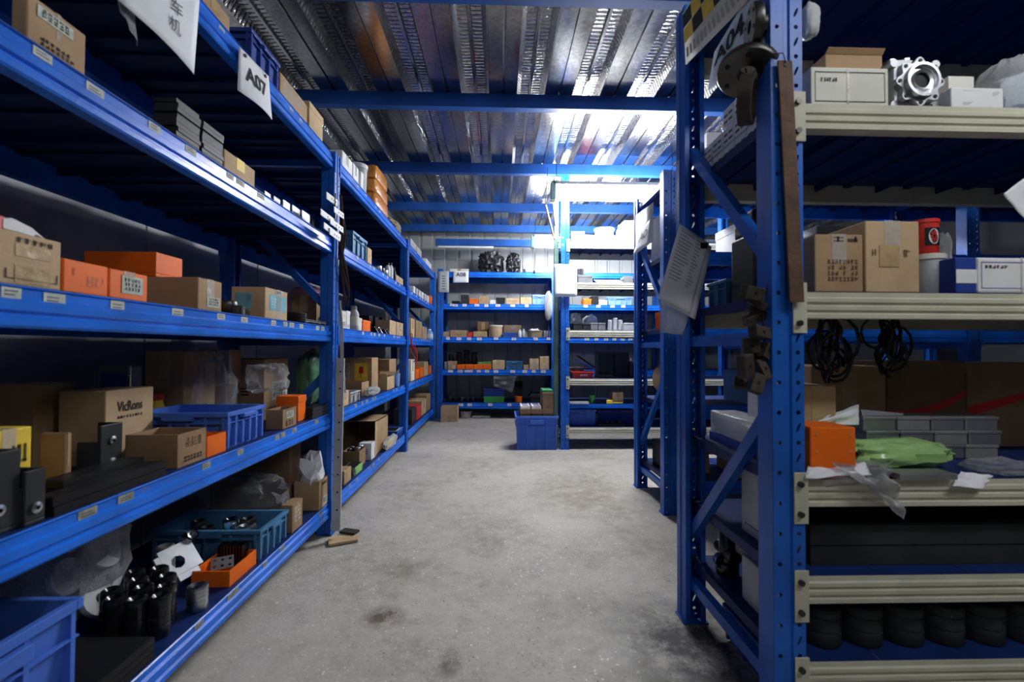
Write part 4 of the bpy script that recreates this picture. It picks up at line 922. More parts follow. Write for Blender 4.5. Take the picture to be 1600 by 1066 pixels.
# ------------------------------------------------------------------ far rack (A08)
def ABX(li, u0, u1, vt, d=.03, dep=.2): return FB(6.40, ZA[li], u0, u1, vt, d, dep)
def AB(name, label, cat, li, u0, u1, vt, m='card', d=.03, dep=.2, **k): return box_thing(name, label, cat, ABX(li, u0, u1, vt, d, dep), m, face='-y', **k)
bag('black_bag', 'large black shiny film bag on top of the far rack', 'bag', ABX(4, 746, 788, 388, .05, .4), 'film_black', 3, .34, fr=4.5, knot=False, nu=44, nv=28)
bag('black_bag', 'smaller round black film bag beside the large one on the far rack', 'bag', ABX(4, 790, 815, 392, .05, .3), 'film_black', 5, .34, fr=4.5, knot=False, nu=44, nv=28)
bag('white_bag', 'low white plastic bag in front of the black bags on the far rack', 'bag', ABX(4, 816, 838, 412, .03, .2), 'film_thick', 7, .3, content='white')
AB('carton', 'flat pale carton behind the A08 sign on the far rack top', 'carton', 4, 703, 732, 420, 'white_warm', .1, .3)
AB('black_box', 'low black box leftmost on the upper shelf below the A08 sign', 'box', 3, 706, 718, 470.5, 'black', tape=None, lid=.4)
AB('black_box', 'black lidded bin second from left below the A08 sign', 'box', 3, 720, 732, 461, 'grey_dark', tape=None, lid=.35)
AB('orange_box', 'orange box below the A08 sign on the upper far shelf', 'box', 3, 733.5, 747, 467, 'orange', tape=None, lid=.25)
AB('carton', 'square brown carton right of the orange box on the upper far shelf', 'carton', 3, 748.5, 764, 463, 'card')
AB('white_box', 'tiny white box right of the square brown carton on the far rack', 'box', 3, 765.5, 774, 469, 'white', tape=None, lid=.3)
perf = crate('grid_basket', 'dark grey grid basket in the middle of the upper far shelf', 'basket', ABX(3, 775.5, 789, 465), 'grey_dark', 5, handle=False, faces=('-y',))
AB('carton', 'light carton with printed row of characters on the upper far shelf', 'carton', 3, 791, 811.5, 466, 'card_pale', tape=None, prints=[('-y', .15, .85, .4, .65, 5, 1, 'card_dark')])
AB('carton', 'tan carton with taped seam left of the light blue crate', 'carton', 3, 813, 831, 465, 'card_pale')
crate('plastic_crate', 'light blue crate at the right of the upper far shelf', 'crate', ABX(3, 832, 855, 461), 'bin_light', 3, faces=('-y',))
bag('grey_sack', 'grey plastic sack hanging by the green column', 'sack', (at_y(851, 480, 6.3).x, at_y(864, 480, 6.3).x, 6.29, 6.402, 1.41, 1.85), 'film_thick', 9, .15, content='grey')
AB('carton', 'leftmost small carton on the middle far shelf', 'carton', 2, 692.5, 702, 518.5)
AB('carton', 'wide carton with dark print on the middle far shelf', 'carton', 2, 703.5, 729, 516, prints=[('-y', .3, .7, .3, .5, 3, 1)])
AB('red_box', 'small red box between cartons on the middle far shelf', 'box', 2, 730.5, 738, 519.5, 'red', tape=None, lid=.3)
AB('carton', 'plain carton right of the small red box', 'carton', 2, 739.5, 761, 518, 'card')
AB('carton', 'dark brown carton standing behind the plain carton on the far rack', 'carton', 2, 746, 764, 503, 'card_dark', .28, .2)
q = at_y(775, 515, 6.52); bucket('bucket', 'tan fibre bucket on the middle far shelf', 'bucket', (q.x, 6.52, ZA[2]+.002), .095, .17, 'card_pale', lid='white_warm')
AB('carton', 'long brown carton lying behind the small blue bin on the far rack', 'carton', 2, 787, 815, 508, 'card', .24, .2, tape='tape_clear')
crate('plastic_bin', 'small blue bin on the middle far shelf', 'bin', ABX(2, 786, 807, 520, .02, .18), 'bin_blue', 3, faces=('-y',), handle=False)
for k, u in enumerate((812, 818)):
    q = at_y(u, 515, 6.46); bottle('bottle', ['white tube bottle beside the small blue bin on the far rack', 'grey tube bottle left of the straw basket on the far rack'][k], 'bottle', (q.x, 6.46, ZA[2]+.002), .025, .12, 'white' if k == 0 else 'grey_light', 'grey_light', .7)
q = at_y(836, 515, 6.54)
t = bucket('basket', 'straw coloured basket full of white parts on the middle far shelf', 'basket', (q.x, 6.54, ZA[2]+.002), .115, .10, 'card_pale', taper=.88)
blob((q.x, 6.54, ZA[2]+.09), (.085, .085, .04), 8, .4, 16, 10).build('white_parts', 'white', t)
for k in range(4):
    q = at_y(851.5+k*3.6, 520, 6.47)
    t = thing('coil_spring', ['leftmost', 'second', 'third', 'rightmost'][k]+' pale coil spring beside the straw basket', 'spring', (q.x, 6.47, ZA[2]+.002), 'pale coil springs on the far rack')
    MB().tube([(q.x+.013*math.cos(i*.785), 6.47+.013*math.sin(i*.785), ZA[2]+.006+i*.0022) for i in range(46)], .003, 5).build('coil', 'white', t)
AB('round_can', 'grey can shaped box leftmost on the lower far shelf', 'box', 1, 694.5, 698.5, 566, 'grey', tape=None, lid=.2, dep=.1)
AB('carton', 'brown carton with white label left of the orange boxes on the far rack', 'carton', 1, 699.5, 712.5, 564.5, 'card', label_rect=(.5, .9, .1, .45))
for k in range(4):
    AB('orange_box', ['first', 'second', 'third', 'fourth'][k]+' from the left of four orange boxes on the lower far shelf', 'box', 1, 713.5+k*13.8, 726.3+k*13.8, 570, 'orange', tape=None, lid=.3, dep=.14, group='orange boxes on the lower far shelf')
_d = hub_mesh(.045, .03, 'black_gloss', bore=.5)
for k in range(4):
    u = 705+k*12; q = at_y(u, 560, 6.72); n = (7, 8, 9, 8)[k]
    t = thing('disc_tower', ['leftmost', 'second', 'third', 'rightmost'][k]+' tower of black discs behind the orange boxes', 'discs', (q.x, 6.72, ZA[1]+.002), 'towers of black discs on the far rack')
    for j in range(n): place('disc', _d, (q.x+.004*math.sin(j*2), 6.72, ZA[1]+.002+j*.031), t)
AB('green_tray', 'flat green tray behind the orange boxes on the far rack', 'tray', 1, 747, 767, 566, 'green_pale', .2, .2, tape=None, lid=.4)
t = AB('carton', 'tan carton with clear bag of fittings on top on the lower far shelf', 'carton', 1, 769.5, 788.5, 563, 'card_pale')
crate('plastic_crate', 'mid blue crate beside the bagged carton on the lower far shelf', 'crate', ABX(1, 791, 816.5, 564.5), 'bin_teal', 4, faces=('-y',))
AB('carton', 'small low carton right of the mid blue crate on the far rack', 'carton', 1, 818, 826, 570.5, 'card')
AB('carton', 'upright tan carton with white label on the lower far shelf', 'carton', 1, 827.5, 842, 560.5, 'card_pale', label_rect=(.2, .8, .35, .6))
AB('carton', 'tallest tan carton at the right of the lower far shelf', 'carton', 1, 843.5, 858, 557, 'card_pale', label_rect=(.5, .85, .15, .35))
for k in range(6):
    q = at_y(694+k*9, 625, 6.5); hub('black_part', ['first', 'second', 'third', 'fourth', 'fifth', 'sixth'][k]+' from the left of dark parts on the bottom far shelf', 'part', (q.x, 6.5+.03*(k % 3), ZA[0]+.002), .03, .05+.03*(k % 2), 'steel_dark', group='dark parts on the bottom far shelf')
B = ABX(0, 755.5, 788, 620); crate('plastic_crate', 'bright green crate on the bottom far shelf', 'crate', B, 'green', 5, faces=('-y',), handle=False)
crate('plastic_crate', 'navy crate stacked on the bright green crate', 'crate', (B[0]+.005, B[1]-.005, B[2]+.005, B[3]-.005, B[5]+.002, B[5]+.11), 'bin_navy', 5, faces=('-y',), handle=False)
q = at_y(810, 625, 6.50); bucket('bucket', 'small orange bucket right of the green crate', 'bucket', (q.x, 6.50, ZA[0]+.002), .055, .085, 'orange')
B = ABX(0, 805, 817, 597, .3, .2); black_block('tall dark machine part behind the small orange bucket', B, 2)
stack('frame_stack', 'stack of black plastic frames on the bottom far shelf', 'frames', ABX(0, 828, 847, 615, .05, .2), 5, 'grey_dark', .2, part='frame', jit=.01)
drape('plastic_film', 'clear film hanging down in front of the bottom far shelf', 'film', (at_y(771, 588, 6.385), at_y(807, 588, 6.385), at_y(800, 613, 6.385), at_y(771, 603, 6.385)), 'film', .05, 3)
RA.tags(3, [706, 712, 726, 745, 760, 778, 801, 823, 915, 935, 957, 974], v=480, wid=.06, hgt=.035, m='paper', proud=True)
RA.tags(2, [700, 717, 733, 749, 775, 803, 837, 857, 917, 932, 947, 960, 973, 985], v=530, wid=.06, hgt=.035, m='paper', proud=True)
RA.tags(1, [689, 704, 719, 729.5, 736, 748, 761, 775, 801, 820, 834, 849], v=580, wid=.06, hgt=.035, m='paper', proud=True)
RA.tags(0, [720, 734, 766, 796], v=632, wid=.06, hgt=.035, m='paper', proud=True)
# hung papers on the far rack
t = thing('shelf_sign', 'white paper sign reading A08 on the far rack top beam', 'sign', at_y(720, 441, 6.39))
s = Surf(at_y(708, 424, 6.395), at_y(732, 424, 6.395), at_y(732, 441.5, 6.39), at_y(708, 441.5, 6.39)); s.sheet('paper', 'paper', t, 6, 6); s.text('lettering', 'A08', 'ink', t, .18, .52, .36, .64, .02, .004)
t = thing('paper_sheet', 'pale paper list hanging left of the A08 sign', 'paper', at_y(693, 457, 6.39))
s = Surf(at_y(684.5, 424, 6.39), at_y(701.5, 424, 6.39), at_y(701.5, 457, 6.385), at_y(684.5, 457, 6.385)); s.sheet('paper', 'grey_light', t, 4, 4); mb = MB(); [s.patch(mb, .35, .65, .15+.12*k, .19+.12*k, .004) for k in range(6)]; mb.build('printed_lines', 'ink_grey', t)
struct(MB().box(-.9, RX1, 6.34, 6.40, 2.46, 2.555).build('ceiling_beam', 'blue_girder'), 'low blue girder above the far rack')
tag(MB().box(-.86, -.08, 6.32, 6.338, 2.425, 2.45).build('cable_duct', 'white'), 'pale cable duct along the low blue girder', 'duct')

# ------------------------------------------------------------------ things on the floor at the back
B = (at_y(689, 640, 6.15).x, at_y(715, 640, 6.15).x, 6.12, 6.33, .001, .21)
open_box('carton', 'open tan carton standing on the floor below the far rack', 'carton', B, 'card_pale', face='-y')
q = at_y(728, 650, 6.55); bucket('basin', 'pale round basin on the floor under the far rack', 'basin', (q.x, 6.58, .001), .09, .09, 'white_warm')
MBx = MB().box(at_y(738, 650, 6.5).x, at_y(766, 650, 6.5).x, 6.5, 6.8, .001, .03); tag(MBx.build('flat_board', 'white_warm', bevel=.003), 'flat pale board on the floor under the far rack', 'board')
B = (at_y(806, 690, 4.42).x, at_y(873, 690, 4.42).x-.008, 4.42, 4.80, .001, .335)
crate('plastic_crate', 'big blue crate on the floor by the corner rack', 'crate', B, 'bin_blue', 4, faces=('-y',), taper=.025)
bw = (B[1]-B[0]-.08)/3
for k in range(3):
    for j in range(2 if k == 2 else 1):
        x0 = B[0]+.04+k*bw; z0 = .012 if j == 0 else .402
        box_thing('brown_box', [['left dark brown box with white frames on top in the big blue crate', 'middle dark brown box with white frames in the big blue crate', 'right lower dark brown box in the big blue crate'][k], 'upper dark brown box on the right stack in the big blue crate'][j], 'box', (x0+.003, x0+bw-.003, 4.46, 4.72, z0, .40 if j == 0 else .565), 'card_dark', face='-y', tape=None, lid=.12)
    if k < 2:
        t = thing('white_grille', ['left', 'right'][k]+' white slotted grille resting on the dark brown boxes', 'grille', (x0+bw/2, 4.6, .404))
        for j in range(3): MB().box(x0+.012, x0+bw-.012, 4.48+j*.10, 4.50+j*.10, .404, .425).build('bar', 'white', t)
        for xx in (x0+.01, x0+bw-.026): MB().box(xx, xx+.016, 4.47, 4.70, .404, .43).build('rail', 'white', t)
MB_ = (B[0]+.045+2*bw, B[1]-.04)
box_thing('green_box', 'flat green lidded box on the upper dark brown box', 'box', (MB_[0], MB_[1]-.01, 4.47, 4.70, .569, .59), 'green', face='-y', tape=None, lid=.5)

# green column beside the corner rack, hung wood and papers
c = at_y(868, 500, 4.50)
t = thing('steel_column', 'glossy green steel column left of the corner rack post', 'column', (.598, 4.60, 0))
MB().prism([(-.026, -.03), (.022, -.03), (.022, .03), (-.026, .03)], lambda p, q, tt: (.592+p, 4.60+q, tt), 0.005, ZD-.1).build('shaft', 'green_steel', t, bevel=.006)
MB().box(.555, .618, 4.55, 4.65, 0, .006).build('base_plate', 'green_steel', t)
t = thing('paper_sheet', 'blank white paper sheet taped on the corner rack post', 'paper', at_y(885, 464, 4.43))
s = Surf(at_y(866, 413, 4.435), at_y(901.5, 413, 4.435), at_y(901.5, 464, 4.43), at_y(866, 464, 4.43), .01); s.sheet('paper', 'paper', t, 8, 8); MB().box(*(lambda p: (p.x-.02, p.x+.02, 4.428, 4.431, p.z-.03, p.z))(at_y(884, 413, 4.43))).build('tape', 'tape_clear', t)
t = thing('hanging_timber', 'brown wooden slats hanging from the beam left of the bright light', 'timber', at_y(862, 372, 4.3))
for k, (a, b) in enumerate((((853, 322), (866, 374)), ((864, 312), (868, 352)))): MB().bar(at_y(*a, 4.36+.05*k), at_y(*b, 4.36+.05*k), .05, .012).build('slat', 'card', t)
MB().tube([at_y(856, 262, 4.36), at_y(853, 300, 4.36), at_y(852, 323, 4.36)], .004).build('cord', 'cable', t)
MB().tube([at_y(866, 280, 4.41), at_y(865, 312, 4.41)], .004).build('cord', 'cable', t)
q = at_y(833, 400, 5.95)
t = thing('pull_cord', 'thin pull cord with black knob hanging from the back light', 'cord', at_y(834, 428, 5.95)); MB().tube([(.47, 5.95, 2.40), (.471, 5.95, 2.2), (.47, 5.95, at_y(834, 424, 5.95).z)], .004).build('cord', 'cable', t)
MB().lathe([(.001, 0), (.012, .005), (.014, .02), (.006, .035), (.001, .036)], (.47, 5.95, at_y(834, 428, 5.95).z), n=12).build('knob', 'black', t)

# ------------------------------------------------------------------ corner rack
def CB(li, u0, u1, vt, d=.03, dep=.2): return FB(4.45, ZC[li], u0, u1, vt, d, dep)
def CX(name, label, cat, li, u0, u1, vt, m='grey', d=.03, dep=.2, **k): return box_thing(name, label, cat, CB(li, u0, u1, vt, d, dep), m, face='-y', **k)
CX('white_box', 'low white box left on the top shelf of the corner rack', 'box', 5, 893, 913, 362, 'white', tape=None, lid=.4)
q = at_y(944, 360, 4.6); bucket('kettle', 'white round pot on the top shelf of the corner rack', 'pot', (q.x, 4.6, ZC[5]+.002), .10, .16, 'white', lid='white')
q = at_y(968, 360, 4.58); bottle('bottle', 'blue bottle right of the white pot under the bright light', 'bottle', (q.x, 4.58, ZC[5]+.002), .036, .2, 'bin_light', 'white', .5, band='white')
CX('white_box', 'white carton at the right of the corner rack top shelf', 'box', 5, 975, 1000, 345, 'white', .05, .2, tape='tape_clear')
CX('grey_block', 'long grey block left on the upper corner shelf', 'block', 4, 903, 926, 430, 'grey', tape=None, lid=.3)
Rz = Matrix.Rotation(.30, 3, 'X')
q = at_y(950, 436, 4.56); perforated('white perforated tray on the upper corner shelf', (q.x, 4.57, ZC[4]+.032), .26, .16, Rz, 'white', (8, 4), 'perforated_tray')
stack('module_stack', 'stack of dark grey modules beside the white perforated tray', 'modules', CB(4, 975, 989, 431, .03, .16), 4, 'grey', .12, part='module')
CX('light_carton', 'pale carton behind the blank white paper on the corner rack', 'carton', 4, 903, 912, 420, 'white_warm', .25, .2)
k = 0
for (u0, u1, vt, m, nm) in ((896, 910, 505, 'grey_dark', 'first dark block'), (911, 922, 506, 'grey_dark', 'second dark block'), (923, 934, 505, 'grey', 'third grey block'), (935, 946, 505, 'grey', 'fourth grey block'), (975, 991, 505, 'grey_light', 'pale grey block')):
    CX('motor_block', nm+' on the middle shelf of the corner rack', 'block', 3, u0, u1, vt, m, tape=None, lid=.2)
for k, u in enumerate((953, 961, 969)):
    q = at_y(u, 510, 4.56); hub('coil_roll', ['left', 'middle', 'right'][k]+' ribbed grey roll on the middle shelf of the corner rack', 'roll', (q.x, 4.56, ZC[3]+.002), .024, .13 if k == 1 else .11, 'grey_light', grooves=6)
for k, (u0, u1, z0) in enumerate(((893, 911, 0), (912, 938, .0))):
    B = CB(3, u0, u1, 486 if k == 0 else 490, .26, .2); bag('foam_bag', ['white printed film bag left on the middle corner shelf', 'white foam wrapped bundle behind the grey blocks on the corner rack'][k], 'bag', B, 'film_thick' if k == 0 else 'white', 12+k, .2, content='white')
crate('red_tray', 'red tray with white print on the lower corner shelf', 'tray', CB(2, 894, 928, 581, .03, .2), 'red', 2, handle=False, faces=(), hband=False)
marks(bpy.data.objects['red_tray'], CB(2, 894, 928, 581, .03, .2), '-y', .35, .7, .3, .7, 4, 1, 'white', 3, 'printing', .012)
B = CB(2, 893, 912, 575, .26, .2); box_thing('carton', 'small brown carton behind the red tray', 'carton', B, 'card_brown', face='-y')
t = thing('folder', 'blue folder leaning against the dark boxes behind the red tray', 'folder', at_y(910, 570, 4.62)); MB().bar(at_y(898, 562, 4.69), at_y(926, 576, 4.69), .10, .012).build('cover', 'bin_blue', t); MB().bar(at_y(902, 556, 4.70), at_y(928, 574, 4.70), .10, .010).build('back_cover', 'black', t)
nn = 0
for r_ in range(3):
    for c_ in range(2):
        u0 = 936+c_*24; B = FB(4.45, ZC[2]+r_*.088, u0, u0+23, 500, .26, .2); B = (B[0], B[1], B[2], B[3], B[4], ZC[2]+.002+(r_+1)*.088-.002)
        box_thing('grey_box', ['lower', 'middle', 'top'][r_]+' '+['left', 'right'][c_]+' dark grey box in the stack beside the red tray', 'box', B, 'grey_dark', face='-y', tape=None, lid=.2)
q = at_y(985, 590, 4.6); bottle('bottle', 'dark bottle right of the dark grey boxes on the corner rack', 'bottle', (q.x, 4.58, ZC[2]+.002), .03, .2, 'black', 'grey_light', .5)
stack('plate_stack', 'flat black plates lying before the dark grey boxes', 'plates', CB(2, 934, 960, 587, .05, .15), 2, 'black', .2)
stack('paper_pile', 'white flat boards on the blue corner shelf', 'boards', CB(1, 890, 920, 627, .0, .2), 2, 'white', .1, part='board')
q = at_y(926, 620, 4.5); bucket('cup', 'bright green cup on the blue corner shelf', 'cup', (q.x, 4.52, ZC[1]+.002), .03, .085, 'green')
CX('carton', 'tan carton with orange base on the blue corner shelf', 'carton', 1, 957, 974, 613, 'card_pale', .05, .12)
t = thing('yellow_tool', 'yellow handled tool lying before the tan carton', 'tool', (at_y(955, 630, 4.46).x, 4.47, ZC[1]+.002)); p0, p1 = at_y(948, 630, 4.47), at_y(973, 632, 4.47)
MB().box(p0.x, p0.x+.06, 4.465, 4.49, ZC[1]+.002, ZC[1]+.042).build('handle', 'yellow', t, bevel=.006); MB().box(p0.x+.06, p1.x, 4.47, 4.482, ZC[1]+.008, ZC[1]+.02).build('blade', 'yellow', t)
crate('plastic_bin', 'blue bin left on the bottom shelf of the corner rack', 'bin', CB(0, 890, 931, 640, .12, .25), 'bin_blue', 3, faces=('-y',))
crate('plastic_bin', 'dull navy bin right on the bottom shelf of the corner rack', 'bin', CB(0, 934, 990, 641, .20, .25), 'bin_navy', 4, faces=('-y',))
t = thing('black_tool', 'black machine tool on the bottom shelf of the corner rack', 'tool', (at_y(955, 665, 4.5).x, 4.5, ZC[0]+.002)); p0, p1 = at_y(933, 660, 4.5), at_y(978, 660, 4.5); z = ZC[0]+.002
MB().box(p0.x, p1.x, 4.49, 4.56, z, z+.03).build('base', 'black', t, bevel=.008)
for k in range(4): MB().cyl((p0.x+.04+.065*k, 4.525, z+.03), (p0.x+.04+.065*k, 4.525, z+.055), .02, .015, 12).build('knob', 'black_gloss', t)
# far rack contents seen through the corner rack
crate('plastic_crate', 'light blue crate with grip seen through the corner rack', 'crate', ABX(3, 950, 988, 464), 'bin_light', 4, faces=('-y',))
AB('orange_box', 'orange and white box seen through the corner rack', 'box', 3, 912, 924, 467, 'orange', tape=None, lid=.5)
AB('white_box', 'white printed box seen through the corner rack', 'box', 3, 936, 949, 469, 'white', tape=None, lid=.3)
AB('black_box', 'black box seen through the corner rack beside the orange box', 'box', 3, 925, 935, 463, 'black', tape=None, lid=.3)
# ------------------------------------------------------------------ middle right rack (behind the near right rack)
def SB(li, u0, u1, vt, d=.03, dep=.3, yf=2.69): return FB(yf, ZS[li], u0, u1, vt, d, dep)
B = (1.10, 1.30, 2.80, 3.20, ZS[3]+.002, ZS[3]+.33)
t = box_thing('white_carton', 'white carton carrying the partly hidden A0 sign on the middle right rack', 'carton', B, 'white', face='-y')
pts = (at_x(1000, 362, 1.0), at_x(1017, 341, 1.0), at_x(1014, 381, 1.0), at_x(990, 396, 1.0))
t = thing('shelf_sign', 'white paper sign reading A0 on the end of the middle right rack', 'sign', pts[2]); s = Surf(*pts, .01); s.sheet('paper', 'paper', t, 8, 8)
s.text('lettering', 'A0', 'ink', t, .22, .38, .34, .62, .02, .004)
drape('white_board', 'large white board behind the A0 sign on the rack end', 'board', (at_x(992, 338, 1.004), at_x(1021, 316, 1.004), at_x(1021, 377, 1.004), at_x(990, 399, 1.004)), 'white', 0, 0, 2, 2)
bag('clear_bag', 'crumpled silvery bag at the end of the middle right rack above the orange box', 'bag', (1.09, 1.22, 2.80, 3.15, ZS[2]+.14, ZS[2]+.45), 'film_thick', 61, .3, content='white')
box_thing('orange_box', 'orange box resting on the end of the middle right rack', 'box', (1.095, 1.25, 2.80, 3.10, ZS[2]+.002, ZS[2]+.125), 'orange', face='-y', tape=None, lid=.3)
Rr = Matrix.Rotation(math.pi/2, 3, 'X')
t = thing('cardboard_drum', 'brown wrapped roll with white label at the middle right rack end', 'roll', (1.20, 2.95, ZS[1]+.002))
MB().lathe([(.001, -.14), (.10, -.14), (.115, -.12), (.115, .12), (.10, .14), (.001, .14)], (1.205, 2.98, ZS[1]+.14), Matrix.Rotation(.3, 3, 'Z') @ Rr, 24).build('body', 'card', t)
box_thing('black_carton', 'black open topped box at the foot of the middle right rack', 'box', (1.09, 1.30, 2.80, 3.15, ZS[0]+.002, ZS[0]+.17), 'black', face='-y', tape=None, lid=.15)
t = thing('wooden_batten', 'pale wooden battens leaning inside the middle right rack', 'battens', (1.36, 3.0, ZS[0]+.002))
for k in range(2): MB().bar((1.345+.06*k, 2.86+.12*k, ZS[0]+.004), (1.40+.05*k, 3.05+.1*k, ZS[1]-.12), .03, .02).build('batten', 'wood', t)
SM = [(1, 1.55, 1.85, .20, 'bin_teal'), (1, 1.9, 2.2, .16, 'grey_dark'), (1, 2.28, 2.6, .22, 'card'), (2, 1.5, 1.72, .14, 'grey_light'), (2, 1.8, 2.1, .2, 'grey_dark'), (2, 2.2, 2.55, .17, 'bin_navy'), (3, 1.5, 1.9, .2, 'white'), (3, 2.0, 2.4, .18, 'grey'),
      (0, 1.5, 1.9, .25, 'card'), (0, 2.0, 2.4, .2, 'grey_dark'), (4, 1.3, 1.8, .3, 'white'), (4, 2.0, 2.5, .25, 'grey_light')]
NM = ['teal carton behind the grey slats on the middle right rack', 'dark grey carton behind the near right post', 'brown carton deep on the middle right rack', 'light grey box behind the near rack frame', 'dark box behind the near rack cartons', 'navy box behind the near rack bucket',
      'white box high on the middle right rack', 'grey box high on the middle right rack', 'brown carton low on the middle right rack', 'dark box low on the middle right rack', 'white carton on top of the middle right rack', 'grey carton on top of the middle right rack']
for (li, x0, x1, h, m), nm in zip(SM, NM):
    box_thing('stored_box', nm, 'box', (x0, x1, 2.75, 3.05, ZS[li]+.002, ZS[li]+.002+h), m, face='-y', tape='tape' if m == 'card' else None, lid=None if m == 'card' else .25)

# ------------------------------------------------------------------ near right rack
YR = 1.10
def NB(li, u0, u1, vt, d=.03, dep=.2): return FB(YR, ZR[li], u0, u1, vt, d, dep)
B = NB(4, 1267, 1388, 104, .02, .16)
t = box_thing('white_box', 'long white box with a framed faded label on the top cream shelf', 'box', B, 'white_warm', face='-y', tape=None, lid=None)
mb = MB()
for (a, b, c, d) in ((.05, .95, .10, .115), (.05, .95, .86, .875), (.05, .054, .10, .875), (.946, .95, .10, .875)): fpatch(mb, B, '-y', a, b, c, d, .0016)
mb.build('frame_line', 'ink_grey', t); marks(t, B, '-y', .12, .34, .60, .74, 6, 1, 'ink_grey', 2); fpatch(MB(), B, '-y', .455, .485, 0, .95, .0018).build('tape', 'tape_clear', t)
open_box('carton', 'brown carton with raised flap behind the long white box', 'carton', NB(4, 1290, 1378, 84, .20, .2), 'card', face='-y', flaps=('-y',), tape=False, flap_out=.3)
# gear reducer
p0, p1 = at_y(1396, 140, 1.14), at_y(1474, 140, 1.14); cx = (p0.x+p1.x)/2; z0 = ZR[4]+.002; S = (p1.x-p0.x)
t = thing('gear_reducer', 'cast aluminium gear reducer with star shaped flange on the top cream shelf', 'gearbox', (cx, 1.20, z0))
MB().box(cx-S*.42, cx+S*.42, 1.15, 1.26, z0+.018, z0+.018+S*.84).build('case', 'alu', t, bevel=.008)
for sx in (-1, 1):
    for sz in (0, 1): MB().cyl((cx+sx*S*.42, 1.148, z0+.022+sz*S*.82), (cx+sx*S*.42, 1.262, z0+.022+sz*S*.82), .011, n=10).build('corner_lug', 'alu', t)
MB().box(cx-S*.46, cx+S*.36, 1.14, 1.27, z0, z0+.014).build('foot', 'white_warm', t, bevel=.002)
zc = z0+.02+S*.42; n = 32; pr = []
star = [(S*(.43+.055*math.cos(8*a)), a) for a in [2*math.pi*i/48 for i in range(48)]]
MB().prism([(r*math.cos(a), r*math.sin(a)) for r, a in star], lambda p, q, tt: (cx+p, tt, zc+q), 1.134, 1.15).build('star_flange', 'alu', t, bevel=.002)
Ry = Matrix.Rotation(math.pi/2, 3, 'X')
MB().lathe([(S*.15, -.02), (S*.15, .006), (S*.20, .008), (S*.21, .002), (S*.27, .002), (S*.28, .012), (S*.33, .012), (S*.34, 0)], (cx, 1.134, zc), Ry, 32).build('hub_ring', 'steel', t)
MB().cyl((cx, 1.1335, zc), (cx, 1.14, zc), S*.15, n=24).build('bore', 'black', t)
for k in range(8):
    a = k*math.pi/4; MB().cyl((cx+math.cos(a)*S*.41, 1.132, zc+math.sin(a)*S*.41), (cx+math.cos(a)*S*.41, 1.139, zc+math.sin(a)*S*.41), .005, n=8).build('bolt_hole', 'black', t)
zt = z0+.018+S*.84; mb = MB()
for k in range(3): mb.box(cx-S*(.30-.07*k), cx+S*(.32-.08*k), 1.16+.008*k, 1.25, zt+.010*k, zt+.010*(k+1))
mb.build('top_cover', 'alu', t, bevel=.003); MB().box(cx-.012, cx+.045, 1.158, 1.162, zt-.012, zt+.004).build('name_plate', 'white', t)
mb = MB(); mb.cyl((cx-.02, 1.2, zt+.03), (cx-.02, 1.2, zt+.042), .010, n=6); mb.cyl((cx+.02, 1.2, zt+.03), (cx+.02, 1.2, zt+.044), .012, n=6); mb.build('plug', 'chrome', t)
B = NB(4, 1482, 1520, 120, .16, .12); box_thing('white_box', 'flat cream box behind the film wrapped block', 'box', B, 'white_warm', face='-y', tape=None, lid=.3)
B = NB(4, 1486, 1568, 136, .02, .1); t = box_thing('wrapped_block', 'white block wrapped in wrinkled film right of the gear reducer', 'block', B, 'white', face='-y', tape=None)
blob(((B[0]+B[1])/2, (B[2]+B[3])/2, (B[4]+B[5])/2), ((B[1]-B[0])*.54, (B[3]-B[2])*.50, (B[5]-B[4])*.50), 3, .10, 30, 18, p=6, fr=5).build('film_wrap', 'film', t)
bag('bubble_wrap', 'pale blue bubble wrapped bundle at the upper right picture edge', 'bag', NB(4, 1572, 1690, 62, .03, .12), 'film_thick', 71, .22, content='paper_blue')
bag('clear_bag', 'small clear bag left of the brown carton on the top cream shelf', 'bag', (.905, .94, 1.30, 1.40, ZR[4]+.002, ZR[4]+.12), 'film_thick', 72, .3)
q = at_y(1275, 10, 1.13); bag('foam_piece', 'grey white foam piece hanging beside the near post at the top', 'foam', (q.x-.025, q.x+.025, 1.13, 1.18, 1.83, 1.93), 'grey_light', 73, .15, knot=False)
MB().tube([(q.x, 1.155, 1.91), (q.x, 1.155, 2.09)], .002).build('string', 'cable', bpy.data.objects['foam_piece'])
# top shelf left end: white slotted profile pieces seen through the frame
for k in range(5):
    for j in range(3 if k < 3 else 2):
        y0 = 1.30+.075*k; zz = ZR[4]+.002+.066*j
        t = thing('profile_piece', ['nearest', 'second', 'third', 'fourth', 'farthest'][k]+[' lower', ' upper', ' topmost'][j]+' white slotted profile in the pile behind the hanging flange', 'profile', (.82, y0+.04, zz), 'white slotted profiles on the top cream shelf')
        Bp = (.775, .90, y0, y0+.071, zz, zz+.062); MB().box(*Bp).build('body', 'white', t, bevel=.003)
        mb = MB(); [fpatch(mb, Bp, '-x', .12+.44*s, .12+.44*s+.32, .2+.34*r, .2+.34*r+.12, .0008) for s in range(2) for r in range(2)]; [fpatch(mb, Bp, '-y', .2+.3*s, .4+.3*s, .3, .6, .0008) for s in range(2)]
        mb.build('slot', 'ink_grey', t)

